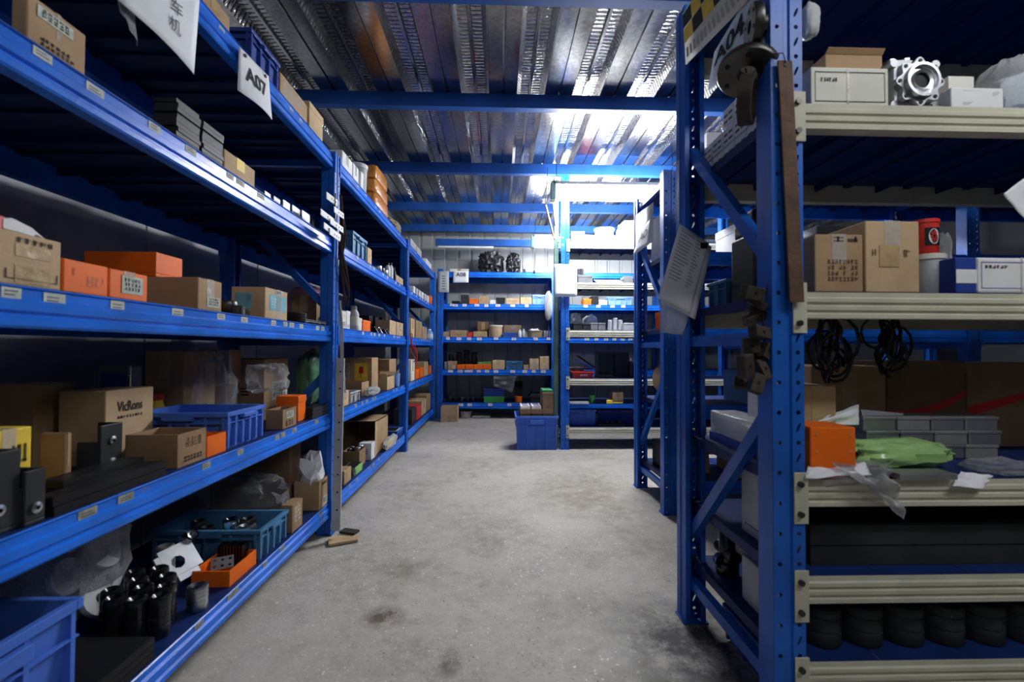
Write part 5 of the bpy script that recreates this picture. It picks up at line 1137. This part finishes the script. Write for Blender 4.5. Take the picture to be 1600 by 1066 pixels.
# second cream shelf
B = NB(3, 1288, 1348, 366, .02, .16); B = (B[0]-.025, B[1], B[2], B[3], B[4], B[5])
box_thing('carton', 'smaller tan carton with printed lines on the second cream shelf', 'carton', B, 'card', face='-y', tape='tape_clear', prints=[('-y', .25, .9, .18, .58, 8, 4, 'card_dark'), ('-y', .35, .95, .86, .98, 2, 1)])
B = NB(3, 1352, 1436, 345, .02, .2)
box_thing('carton', 'taller tan carton with patch of brown tape on the second cream shelf', 'carton', B, 'card_pale', face='-y', tape='tape_clear', prints=[('-y', .1, .22, .5, .62, 1, 1, 'card_dark'), ('-y', .68, .85, .48, .62, 1, 1, 'card_dark')])
fpatch(MB(), B, '-y', .25, .62, .36, .66, .0018).build('brown_tape', 'tape', [o for o in bpy.data.objects if o.get('label', '').startswith('taller tan carton')][0])
bag('clear_bag', 'clear bag with green scrap behind the smaller tan carton', 'bag', (.80, .87, 1.285, 1.355, ZR[3]+.002, ZR[3]+.24), 'film_thick', 81, .25, content='green')
q0, q1 = at_y(1438, 430, 1.18), at_y(1481, 430, 1.18); r = (q1.x-q0.x)/2; cx = (q0.x+q1.x)/2
hb = at_y(1460, 398, 1.18).z-ZR[3]-.004
bucket('bucket', 'white lidded bucket under the red tub on the second cream shelf', 'bucket', (cx, 1.20, ZR[3]+.002), r, hb, 'grey_light', lid='white_warm', taper=.9)
hz = ZR[3]+.002+hb*1.035
t = bucket('red_tub', 'red plastic tub with round white badge standing on the white bucket', 'tub', (cx-.008, 1.20, hz), r*.84, at_y(1455, 343, 1.18).z-hz, 'red', taper=.93)
mb = MB(); RR_ = r*.84
for i in range(9):
    a0 = math.radians(-130+i*8); a1 = math.radians(-130+(i+1)*8)
    mb.add([(cx-.008+RR_*1.0*math.cos(a), 1.20+RR_*1.0*math.sin(a), hz+z) for a, z in ((a0, .022), (a1, .022), (a1, .07), (a0, .07))], [(0, 1, 2, 3)])
mb.build('black_label', 'black', t)
mb = MB(); c0 = math.radians(-94); mb.add([(cx-.008+RR_*1.012*math.cos(c0+.40*math.cos(k*.393)), 1.20+RR_*1.012*math.sin(c0+.40*math.cos(k*.393)), hz+.046+.021*math.sin(k*.393)) for k in range(16)], [tuple(range(16))]); mb.build('round_badge', 'white', t)
mb = MB()
for k in range(8):
    a = k*math.pi/4; mb.add([(cx-.008+RR_*1.022*math.cos(c0+.34*p*math.cos(a+d)), 1.20+RR_*1.022*math.sin(c0+.34*p*math.cos(a+d)), hz+.046+.018*p*math.sin(a+d)) for p, d in ((.3, -.3), (.9, -.18), (.9, .18), (.3, .3))], [(0, 1, 2, 3)])
mb.build('badge_rays', 'red', t)
bag('clear_bag', 'clear plastic bag right of the red tub', 'bag', NB(3, 1476, 1498, 352, .18, .10), 'film_thick', 82, .25)
B = NB(3, 1493, 1526, 402, .02, .14)
t = box_thing('navy_box', 'navy blue box with a broad white band left of the white lid box', 'box', B, 'bin_navy', face='-y', tape=None, lid=None); fpatch(MB(), B, '-y', 0, .99, .28, .66, .0015).build('white_band', 'white', t)
B = NB(3, 1528, 1625, 402, .015, .2); t = box_thing('white_box', 'white box with thin blue frame at the right picture edge', 'box', B, 'white', face='-y', tape=None, bevel=.006); mb = MB()
for (a, b, c, d) in ((.05, .95, .14, .15), (.05, .95, .86, .87), (.05, .054, .14, .87)): fpatch(mb, B, '-y', a, b, c, d, .0016)
mb.build('frame_line', 'ink_blue', t); marks(t, B, '-y', .10, .48, .68, .80, 6, 1, 'ink_grey', 5); fpatch(MB(), B, '-y', .68, .71, 0, 1, .0018).build('tape', 'tape_clear', t)
drape('paper_sheet', 'white paper corner hanging into view at the right picture edge', 'paper', (at_y(1568, 303, 1.06), at_y(1625, 258, 1.06), at_y(1660, 330, 1.06), at_y(1606, 350, 1.06)), 'paper', .005, 2)
# left end of that shelf, seen through the frame
t = thing('grey_housing', 'stepped dark grey moulded housing behind the frame brace', 'housing', (.83, 1.42, ZR[3]+.002)); z = ZR[3]+.002
MB().box(.79, .92, 1.36, 1.50, z, z+.22).build('lower_body', 'grey_dark', t, bevel=.008); MB().box(.80, .91, 1.38, 1.50, z+.22, z+.30).build('upper_body', 'grey_dark', t, bevel=.01); MB().tube([(.83, 1.42, z+.30), (.835, 1.42, z+.36), (.845, 1.42, z+.30)], .003).build('wire_hook', 'cable', t)
crate('parts_bin', 'pale teal parts bin with label at the rear of the near right rack', 'bin', (.79, .92, 1.53, 1.66, ZR[3]+.002, ZR[3]+.10), 'bin_teal', 2, faces=('-x',), handle=False)
box_thing('carton', 'brown carton with white sheet behind the stepped grey housing', 'carton', (.94, 1.04, 1.36, 1.52, ZR[3]+.002, ZR[3]+.2), 'card', face='-y', label_rect=(.1, .8, .4, .9))
# cables hanging under the second shelf
cables('cable_hank', 'tangled black cables with plug hanging under the second cream shelf', 'cables', at_y(1296, 505, 1.35)+Vector((0, 0, .05)), at_y(1300, 600, 1.35), 9, .005, .035, seed=3, loops=5)
cables('cable_hank', 'thinner black cable hank hanging further right under the second shelf', 'cables', at_y(1385, 505, 1.42)+Vector((0, 0, .05)), at_y(1395, 590, 1.42), 8, .0045, .04, seed=8, loops=5)

# third cream shelf
B = NB(2, 1266, 1337, 668, .01, .1); box_thing('orange_box', 'orange box with pale dashes on the third cream shelf', 'box', B, 'orange', face='-y', tape=None, lid=None, prints=[('-y', .08, .2, .84, .88, 1, 1, 'orange_mark'), ('-y', .82, .94, .84, .88, 1, 1, 'orange_mark'), ('-y', .08, .2, .52, .56, 1, 1, 'orange_mark'), ('-y', .82, .94, .52, .56, 1, 1, 'orange_mark')])
for k, (u0, u1, vt, m, nm) in enumerate(((1268, 1384, 572, 'card', 'lit tan carton behind the hanging cables'), (1386, 1508, 564, 'card_dark', 'dark brown carton with a red curved stripe'), (1511, 1640, 567, 'card_brown', 'brown carton at the right picture edge with red print'))):
    y = 1.47; a, b = at_y(u0, vt, y), at_y(u1, vt, y); B = (a.x, b.x, y, y+.18, ZR[2]+.002, a.z)
    t = box_thing('carton', nm, 'carton', B, m, face='-y', tape='tape' if k == 0 else None)
    if k:
        s = fsurf(B, '-y'); mb = MB()
        for i in range(10):
            f0, f1 = i/10, (i+1)/10; c0 = .30+.30*(f0**2 if k == 1 else f0+.2); c1 = .30+.30*(f1**2 if k == 1 else f1+.2); w0, w1 = .12-.05*f0, .12-.05*f1
            mb.add([s.at(f0, c0, .0015), s.at(f1, c1, .0015), s.at(f1, c1+w1, .0015), s.at(f0, c0+w0, .0015)], [(0, 1, 2, 3)])
        mb.build('red_stripe', 'red', t)
nm_ = 0
for r_ in range(3):
    for c_ in range(4):
        x0 = 1.09+c_*.105+.01*(r_ % 2); zz = ZR[2]+.002+r_*.042
        box_thing('metal_case', ['bottom', 'middle', 'top'][r_]+' row silver case, '+['first', 'second', 'third', 'fourth'][c_]+' from the left in the wall of cases', 'case', (x0, x0+.10, 1.31, 1.40, zz, zz+.040), 'alu' if (r_+c_) % 3 else 'grey', face='-y', tape=None, lid=.2, group='silver cases on the third cream shelf')
for k in range(2):
    y = 1.36; t = drape('white_sheet', ['white folded sheet with punched marks left of the silver cases', 'white paper sheet standing behind the orange box'][k], 'sheet', ((at_y(1292, 650, 1.30), at_y(1342, 632, 1.30), at_y(1342, 664, 1.30), at_y(1268, 664, 1.30)), (at_y(1345, 640, 1.34), at_y(1412, 646, 1.34), at_y(1405, 672, 1.34), at_y(1350, 668, 1.34)))[1-k], 'paper', .006, k+3)
B = (1.335-.44, 1.24, 1.13, 1.29, ZR[2]+.003, ZR[2]+.055); B = (at_y(1340, 700, 1.14).x, at_y(1535, 700, 1.14).x, 1.15, 1.30, ZR[2]+.003, ZR[2]+.085)
t = bag('green_bag', 'bright green bag of parts lying on the third cream shelf', 'bag', B, 'film_lime', 91, .2, content='green', knot=False, nu=36)
for k in range(4): MB().tube([(B[0]+.03+.05*k, 1.18+.01*k, B[4]+.045), (B[0]+.07+.05*k, 1.20, B[4]+.058), (B[0]+.11+.05*k, 1.19, B[4]+.05)], .005).build('dark_part', 'steel_dark', t)
B = NB(2, 1402, 1492, 752, .0, .06); tag(MB().box(B[0], B[1], 1.092, 1.145, ZR[2]+.003, ZR[2]+.018).build('steel_plate', 'alu', bevel=.001), 'flat grey steel plate at the edge of the third cream shelf', 'plate')
drape('paper_sheet', 'white paper slip under the orange box on the third shelf', 'paper', (at_y(1262, 728, 1.12), at_y(1350, 722, 1.12), at_y(1362, 742, 1.088), at_y(1258, 748, 1.088)), 'paper', .012, 8)
drape('paper_sheet', 'white paper slip right of the flat steel plate', 'paper', (at_y(1500, 736, 1.12), at_y(1552, 744, 1.12), at_y(1535, 764, 1.088), at_y(1488, 760, 1.088)), 'paper', .010, 9)
drape('plastic_film', 'clear crumpled film hanging down over the third cream beam', 'film', (at_y(1300, 722, 1.09), at_y(1398, 736, 1.09), at_y(1412, 812, 1.078), at_y(1366, 770, 1.07)), 'film_thick', .05, 12, 24, 24)
drape('plastic_film', 'clear film strip along the third cream shelf left of the hanging piece', 'film', (at_y(1268, 716, 1.13), at_y(1395, 722, 1.13), at_y(1385, 752, 1.085), at_y(1290, 762, 1.085)), 'film', .03, 14, 20, 10)
bag('clear_bag', 'clear film bundle at the right end of the third cream shelf', 'bag', NB(2, 1550, 1660, 726, .0, .12), 'film', 92, .3)
# left end of the third shelf, seen through the frame
t = box_thing('white_box', 'white box with blue side tilted behind the lower frame brace', 'box', (.80, .86, 1.28, 1.42, ZR[2]+.115, ZR[2]+.20), 'white', face='-y', tape=None); fpatch(MB(), (.80, .86, 1.28, 1.42, ZR[2]+.115, ZR[2]+.20), '-y', .3, 1, 0, .85, .0015).build('blue_side', 'ink_blue', t)
B = (.775, .87, 1.22, 1.62, ZR[2]+.002, ZR[2]+.10)
t = box_thing('foam_bundle', 'white foam bundle wrapped in film on blue board behind the frame', 'bundle', (B[0], B[1], B[2], B[3], ZR[2]+.03, ZR[2]+.105), 'white', face='-y', tape=None); MB().box(B[0]-.004, B[1], B[2], B[3], ZR[2]+.002, ZR[2]+.03).build('blue_board', 'ink_blue', t)
blob(((B[0]+B[1])/2, (B[2]+B[3])/2, ZR[2]+.068), ((B[1]-B[0])*.56, (B[3]-B[2])*.52, .042), 3, .08, 30, 18, p=6, fr=5).build('film_wrap', 'film', t)
box_thing('carton', 'brown carton behind the tilted white box', 'carton', (.885, 1.0, 1.30, 1.44, ZR[2]+.002, ZR[2]+.22), 'card', face='-y')
# lower shelves
stack('dark_beams', 'dark grey square beams stacked on the fourth cream shelf', 'beams', (.82, 1.9, 1.16, 1.45, ZR[1]+.002, ZR[1]+.11), 2, 'grey_dark', .06, part='beam', jit=.002)
_h2 = hub_mesh(.05, .10, 'grey_dark', bore=.3, grooves=2)
for k in range(8): hub('round_weight', ['first', 'second', 'third', 'fourth', 'fifth', 'sixth', 'seventh', 'eighth'][k]+' dark round weight from the post on the bottom cream shelf', 'weight', (.87+.112*k, 1.20, ZR[0]+.002), .05, .1, me=_h2, group='dark round weights on the bottom cream shelf')
t = thing('valve', 'black steel valve with side ports on the bottom shelf end', 'valve', (.80, 1.56, ZR[0]+.002)); z = ZR[0]+.002
MB().lathe([(.001, 0), (.038, 0), (.038, .04), (.026, .045), (.026, .14), (.022, .147), (.001, .147)], (.80, 1.55, z), n=18).build('body', 'black_gloss', t); MB().cyl((.80, 1.495, z+.075), (.80, 1.605, z+.075), .022, n=14).build('side_port', 'steel_dark', t); MB().lathe([(.012, 0), (.026, 0), (.026, .02), (.012, .02)], (.775, 1.55, z+.05), Ry, 16).build('collar', 'chrome', t)
t = box_thing('appliance_panel', 'tall pale grey panel standing inside the near rack frame', 'panel', (.768, .786, 1.18, 1.40, ZR[1]+.002, ZR[2]-.04), 'grey_light', face='-y', tape=None, bevel=.004); MB().box(.766, .768, 1.20, 1.38, ZR[1]+.03, ZR[1]+.034).build('seam', 'grey', t)
t = box_thing('appliance_panel', 'pale grey panel on the bottom shelf beside the black valve', 'panel', (.768, .786, 1.18, 1.40, ZR[0]+.002, ZR[1]-.075), 'grey_light', face='-y', tape=None, bevel=.004)
crate('plastic_crate', 'blue crate on the floor under the near right rack', 'crate', (.79, 1.25, 1.20, 1.55, .001, .12), 'bin_navy', 3, faces=('-x', '-y'), handle=False)

# ------------------------------------------------------------------ hung on the near right frame
XF = .676
t = thing('hazard_board', 'yellow and black checkered board at the top of the near frame', 'board', at_x(1072, 100, XF))
s = Surf(at_x(1068, 22, XF), at_x(1140, -90, XF), at_x(1172, -2, XF), at_x(1072, 101, XF)); s.sheet('board', 'white_warm', t, 4, 4, .004)
mb = MB(); my = MB()
for r_ in range(2):
    for c_ in range(5):
        (s.patch(mb if (r_+c_) % 2 else my, c_/5, (c_+1)/5, .40+.30*r_, .68+.30*r_, .003))
mb.build('black_squares', 'ink', t); my.build('yellow_squares', 'yellow', t)
mb = MB(); [s.patch(mb, .04+.07*k, .08+.07*k, .10, .28, .003) for k in range(13)]; mb.build('faint_print', 'print_cream', t)
t = thing('shelf_sign', 'pale paper sign reading A04 on the side of the near frame', 'sign', at_x(1105, 142, XF+.004))
s = Surf(at_x(1116, 82, XF+.006), at_x(1182, -30, XF+.006), at_x(1196, 75, XF+.006), at_x(1106, 142, XF+.006)); s.sheet('paper', 'paper_blue', t, 6, 6, .001); s.text('lettering', 'A04', 'ink', t, .08, .50, .36, .66, .03, .003)
def flange(label, c, R, r, H, Rm, m='steel_dark', nb=6):
    t = thing('flange', label, 'flange', c); MB().lathe([(r, -H*.5), (r, H*1.2), (r*1.6, H*1.2), (r*1.7, H*.5), (R*.97, H*.5), (R, H*.35), (R, -H*.35), (R*.97, -H*.5), (r, -H*.5)], c, Rm, 32).build('disc', m, t)
    for k in range(nb):
        a = 2*math.pi*k/nb; p = Vector(c)+Rm @ Vector((R*.74*math.cos(a), R*.74*math.sin(a), -H*.52)); MB().lathe([(.001, -.0012), (R*.09, -.0012), (R*.09, .003)], p, Rm, 10).build('bolt_hole', 'black', t)
    return t
flange('dark round steel flange hanging highest on the near frame', at_x(1178, 42, .655), .055, .016, .022, Matrix.Rotation(math.pi/2, 3, 'Y') @ Matrix.Rotation(.25, 3, 'X'), 'steel_dark')
MB().tube([at_x(1178, 20, .668), at_x(1188, 0, .672), (.675, 1.12, 2.0)], .002).build('wire', 'cable', bpy.data.objects['flange'])
q = at_y(1168, 112, 1.16)
flange('wide steel flange tilted flat above the hanging iron ring', q, .075, .024, .022, Matrix.Rotation(.35, 3, 'Y') @ Matrix.Rotation(-.30, 3, 'X'), 'steel_dark')
MB().tube([q+Vector((.0, 0, .02)), q+Vector((.03, .0, .05)), q+Vector((.055, -.02, .06))], .002).build('wire', 'cable', bpy.data.objects['flange.001'])
q = at_y(1168, 156, 1.14)
t = thing('iron_ring', 'iron ring hanging edge on below the wide flange', 'ring', q-Vector((0, 0, .06))); MB().lathe([(.048, -.016), (.062, -.016), (.062, .016), (.048, .016), (.048, -.016)], q, Matrix.Rotation(-.62, 3, 'Z') @ Matrix.Rotation(math.pi/2+.12, 3, 'Y'), 32).build('ring', 'rust_grey', t); MB().tube([q+Vector((0, 0, .05)), q+Vector((.004, .01, .075)), q+Vector((.0, .01, .09))], .002).build('wire', 'cable', t)
t = thing('rusty_bar', 'long rusty flat bar hanging in front of the near post', 'bar', at_y(1246, 472, 1.075)); a, b = at_y(1227, 94, 1.085), at_y(1246, 472, 1.078); w_ = Vector((.018, 0, 0))
MB().add([a-w_, a+w_, b+w_, b-w_, a-w_+Vector((0, .006, 0)), a+w_+Vector((0, .006, 0)), b+w_+Vector((0, .006, 0)), b-w_+Vector((0, .006, 0))], [(0, 3, 2, 1), (4, 5, 6, 7), (0, 1, 5, 4), (1, 2, 6, 5), (2, 3, 7, 6), (3, 0, 4, 7)]).build('flat_bar', 'rust', t, bevel=.001)
MB().cyl(a-Vector((0, .002, .012)), a+Vector((0, .002, -.012)), .005, n=10).build('hanging_hole', 'black', t); MB().tube([a+Vector((0, -.002, -.008)), a+Vector((-.008, -.004, .015)), a+Vector((-.03, .008, .02))], .0015).build('wire', 'cable', t)
t = thing('iron_clamps', 'cluster of rusty iron clamp blocks wired to the near post', 'clamps', at_y(1190, 600, 1.12)); r = random.Random(5)
for k, (u, v, w_, h_) in enumerate(((1184, 458, 34, 20), (1192, 474, 28, 12), (1188, 497, 34, 16), (1196, 520, 34, 18), (1182, 540, 24, 24), (1190, 560, 18, 34), (1174, 572, 22, 36), (1200, 578, 16, 34), (1166, 598, 20, 18), (1192, 600, 18, 30), (1204, 548, 14, 24), (1186, 482, 16, 14))):
    p = at_y(u-9, v, 1.095+.02*(k % 3)); Rm = Matrix.Rotation(r.uniform(-.5, .5), 3, 'Y') @ Matrix.Rotation(r.uniform(-.5, .5), 3, 'Z') @ Matrix.Rotation(r.uniform(-.3, .3), 3, 'X')
    o = MB().obox(p, (w_*.0016, .025, h_*.0016), Rm).build('clamp_block', 'rust_grey', t, bevel=.002); MB().cyl(p+Rm @ Vector((0, -.0135, 0)), p+Rm @ Vector((0, 0, 0)), .004, n=8).build('hole', 'black', o)
MB().tube([at_y(1200, 440, 1.12), at_y(1192, 500, 1.12), at_y(1196, 560, 1.13), at_y(1190, 610, 1.13)], .0025).build('wire', 'cable', t)
t = thing('paper_list', 'clipped bundle of printed white lists hanging on the near rack frame', 'papers', at_y(1065, 525, 1.6))
s = Surf(at_y(1062, 350, 1.585), at_y(1108, 380, 1.585), at_y(1078, 492, 1.57), at_y(1028, 466, 1.57), .012); s.sheet('front_sheet', 'paper', t, 10, 10)
mb = MB(); rr = random.Random(2)
for k in range(15): s.patch(mb, .10, .35+.2*rr.random(), .93-.045*k, .945-.045*k, .0015); s.patch(mb, .62, .72+.12*rr.random(), .93-.045*k, .945-.045*k, .0015)
mb.build('printed_lines', 'ink_pale', t)
s2 = Surf(at_y(1066, 354, 1.592), at_y(1112, 386, 1.592), at_y(1086, 500, 1.58), at_y(1032, 474, 1.58), .015); s2.sheet('back_sheet', 'paper', t, 8, 8)
s3 = Surf(at_y(1034, 440, 1.595), at_y(1092, 450, 1.595), at_y(1066, 524, 1.58), at_y(1032, 520, 1.58), .01, .01, 4); s3.sheet('plastic_sleeve', 'film_thick', t, 8, 8); MB().box(*(lambda p: (p.x-.012, p.x+.012, 1.578, 1.598, p.z-.012, p.z+.008))(at_y(1100, 383, 1.58))).build('clip', 'black', t)

# ------------------------------------------------------------------ hung on the left rack
t = thing('shelf_sign', 'curled white paper sign reading A07 on the left rack top beam', 'sign', at_x(400, 160, XL+.012))
s = Surf(at_x(373.5, 72, XL+.010), at_x(419.5, 119, XL+.010), at_x(425, 187, XL+.03), at_x(371, 141, XL+.012), .012); s.sheet('paper', 'paper', t, 12, 12); s.text('lettering', 'A07', 'ink', t, .17, .36, .36, .66, .03, .002)
mb = MB(); [mb.cyl(s.at(u, v, .0), s.at(u, v, .006), .006, n=10) for u, v in ((.16, .90), (.84, .90))]; mb.build('pin', 'steel_dark', t)
t = thing('shelf_sign', 'large white paper sign with two written characters at the upper left', 'sign', at_x(303, 116, XL+.012))
s = Surf(at_x(180, -95, XL+.012), at_x(314, -30, XL+.012), at_x(303, 116, XL+.03), at_x(184, 0, XL+.02), .01); s.sheet('paper', 'paper', t, 10, 10); s.text('character', '车', 'ink_grey', t, .58, .44, .17, .17, .0, .003); s.text('character', '机', 'ink_grey', t, .56, .22, .17, .17, .0, .003)
s2 = Surf(at_x(172, -90, XL+.006), at_x(205, -70, XL+.006), at_x(214, 72, XL+.008), at_x(188, 20, XL+.006), .006, .01, 3); s2.sheet('plastic_sleeve', 'film_thick', t, 6, 8)
t = thing('hanging_strips', 'bundle of bright slotted steel strips sticking out at the first post', 'strips', at_x(525, 370, -.86))
for k, (u0, v0, u1, w_) in enumerate(((510, 305, 527, .035), (501, 331, 524, .030), (522, 327, 537, .030), (516, 345, 536, .030), (506, 352, 532, .030), (515, 361, 531, .032))):
    X = XL+.030+.006*k; a = at_x(u0, v0, X); b = at_x(u1, v0+(u1-u0)*.75, X)
    o = MB().bar(a, b, .003, w_).build('strip', 'white_warm' if k in (0,) else 'white', t)
    for j in range(3): c = a.lerp(b, .45+.2*j); MB().cyl(c+Vector((.0005, 0, 0)), c+Vector((.0024, 0, 0)), .005, n=8).build('slot_hole', 'black', o)
MB().tube([at_y(524, 302, 2.35), at_y(523, 335, 2.33), at_y(526, 372, 2.32)], .003).build('wire', 'cable', t)
cables('cable_hank', 'hank of brown cables hanging down the first left post', 'cables', at_x(532, 305, XL+.03), at_x(541, 482, XL+.03), 7, .007, .022, 'cable_brown', 4)
cables('cable_hank', 'thin grey wires hanging along the leaning grey bar', 'cables', at_x(531, 470, XL+.045), at_x(541, 628, XL+.045), 3, .005, .012, 'grey_light', 9)
t = thing('grey_bar', 'galvanised grey bar leaning at the first left post', 'bar', at_x(526, 828, XL+.03)); a, b = at_x(532, 560, XL+.035), at_x(525, 830, XL+.05); b.z = max(b.z, .003)
MB().bar(a, b, .012, .045).build('bar', 'grey_light', t, bevel=.002)
for k in range(9): p = a.lerp(b, .08+.1*k); MB().cyl(p+Vector((.004, -.008, 0)), p+Vector((.004, .001, 0)), .005, n=8).build('hole', 'black', t)
t = thing('wooden_offcut', 'plywood offcuts lying on the floor at the first left post', 'wood', (-.80, 2.40, 0)); MB().obox((-.80, 2.36, .010), (.14, .09, .012), Matrix.Rotation(.4, 3, 'Z')).build('offcut', 'wood', t); MB().obox((-.79, 2.43, .022), (.09, .05, .012), Matrix.Rotation(-.3, 3, 'Z')).build('offcut', 'rust_grey', t)
cables('red_wires', 'thin red wires hanging at the second left post', 'wires', at_x(643, 521, XL+.05), at_x(648, 572, XL+.06), 4, .004, .04, 'cable_red', 6)
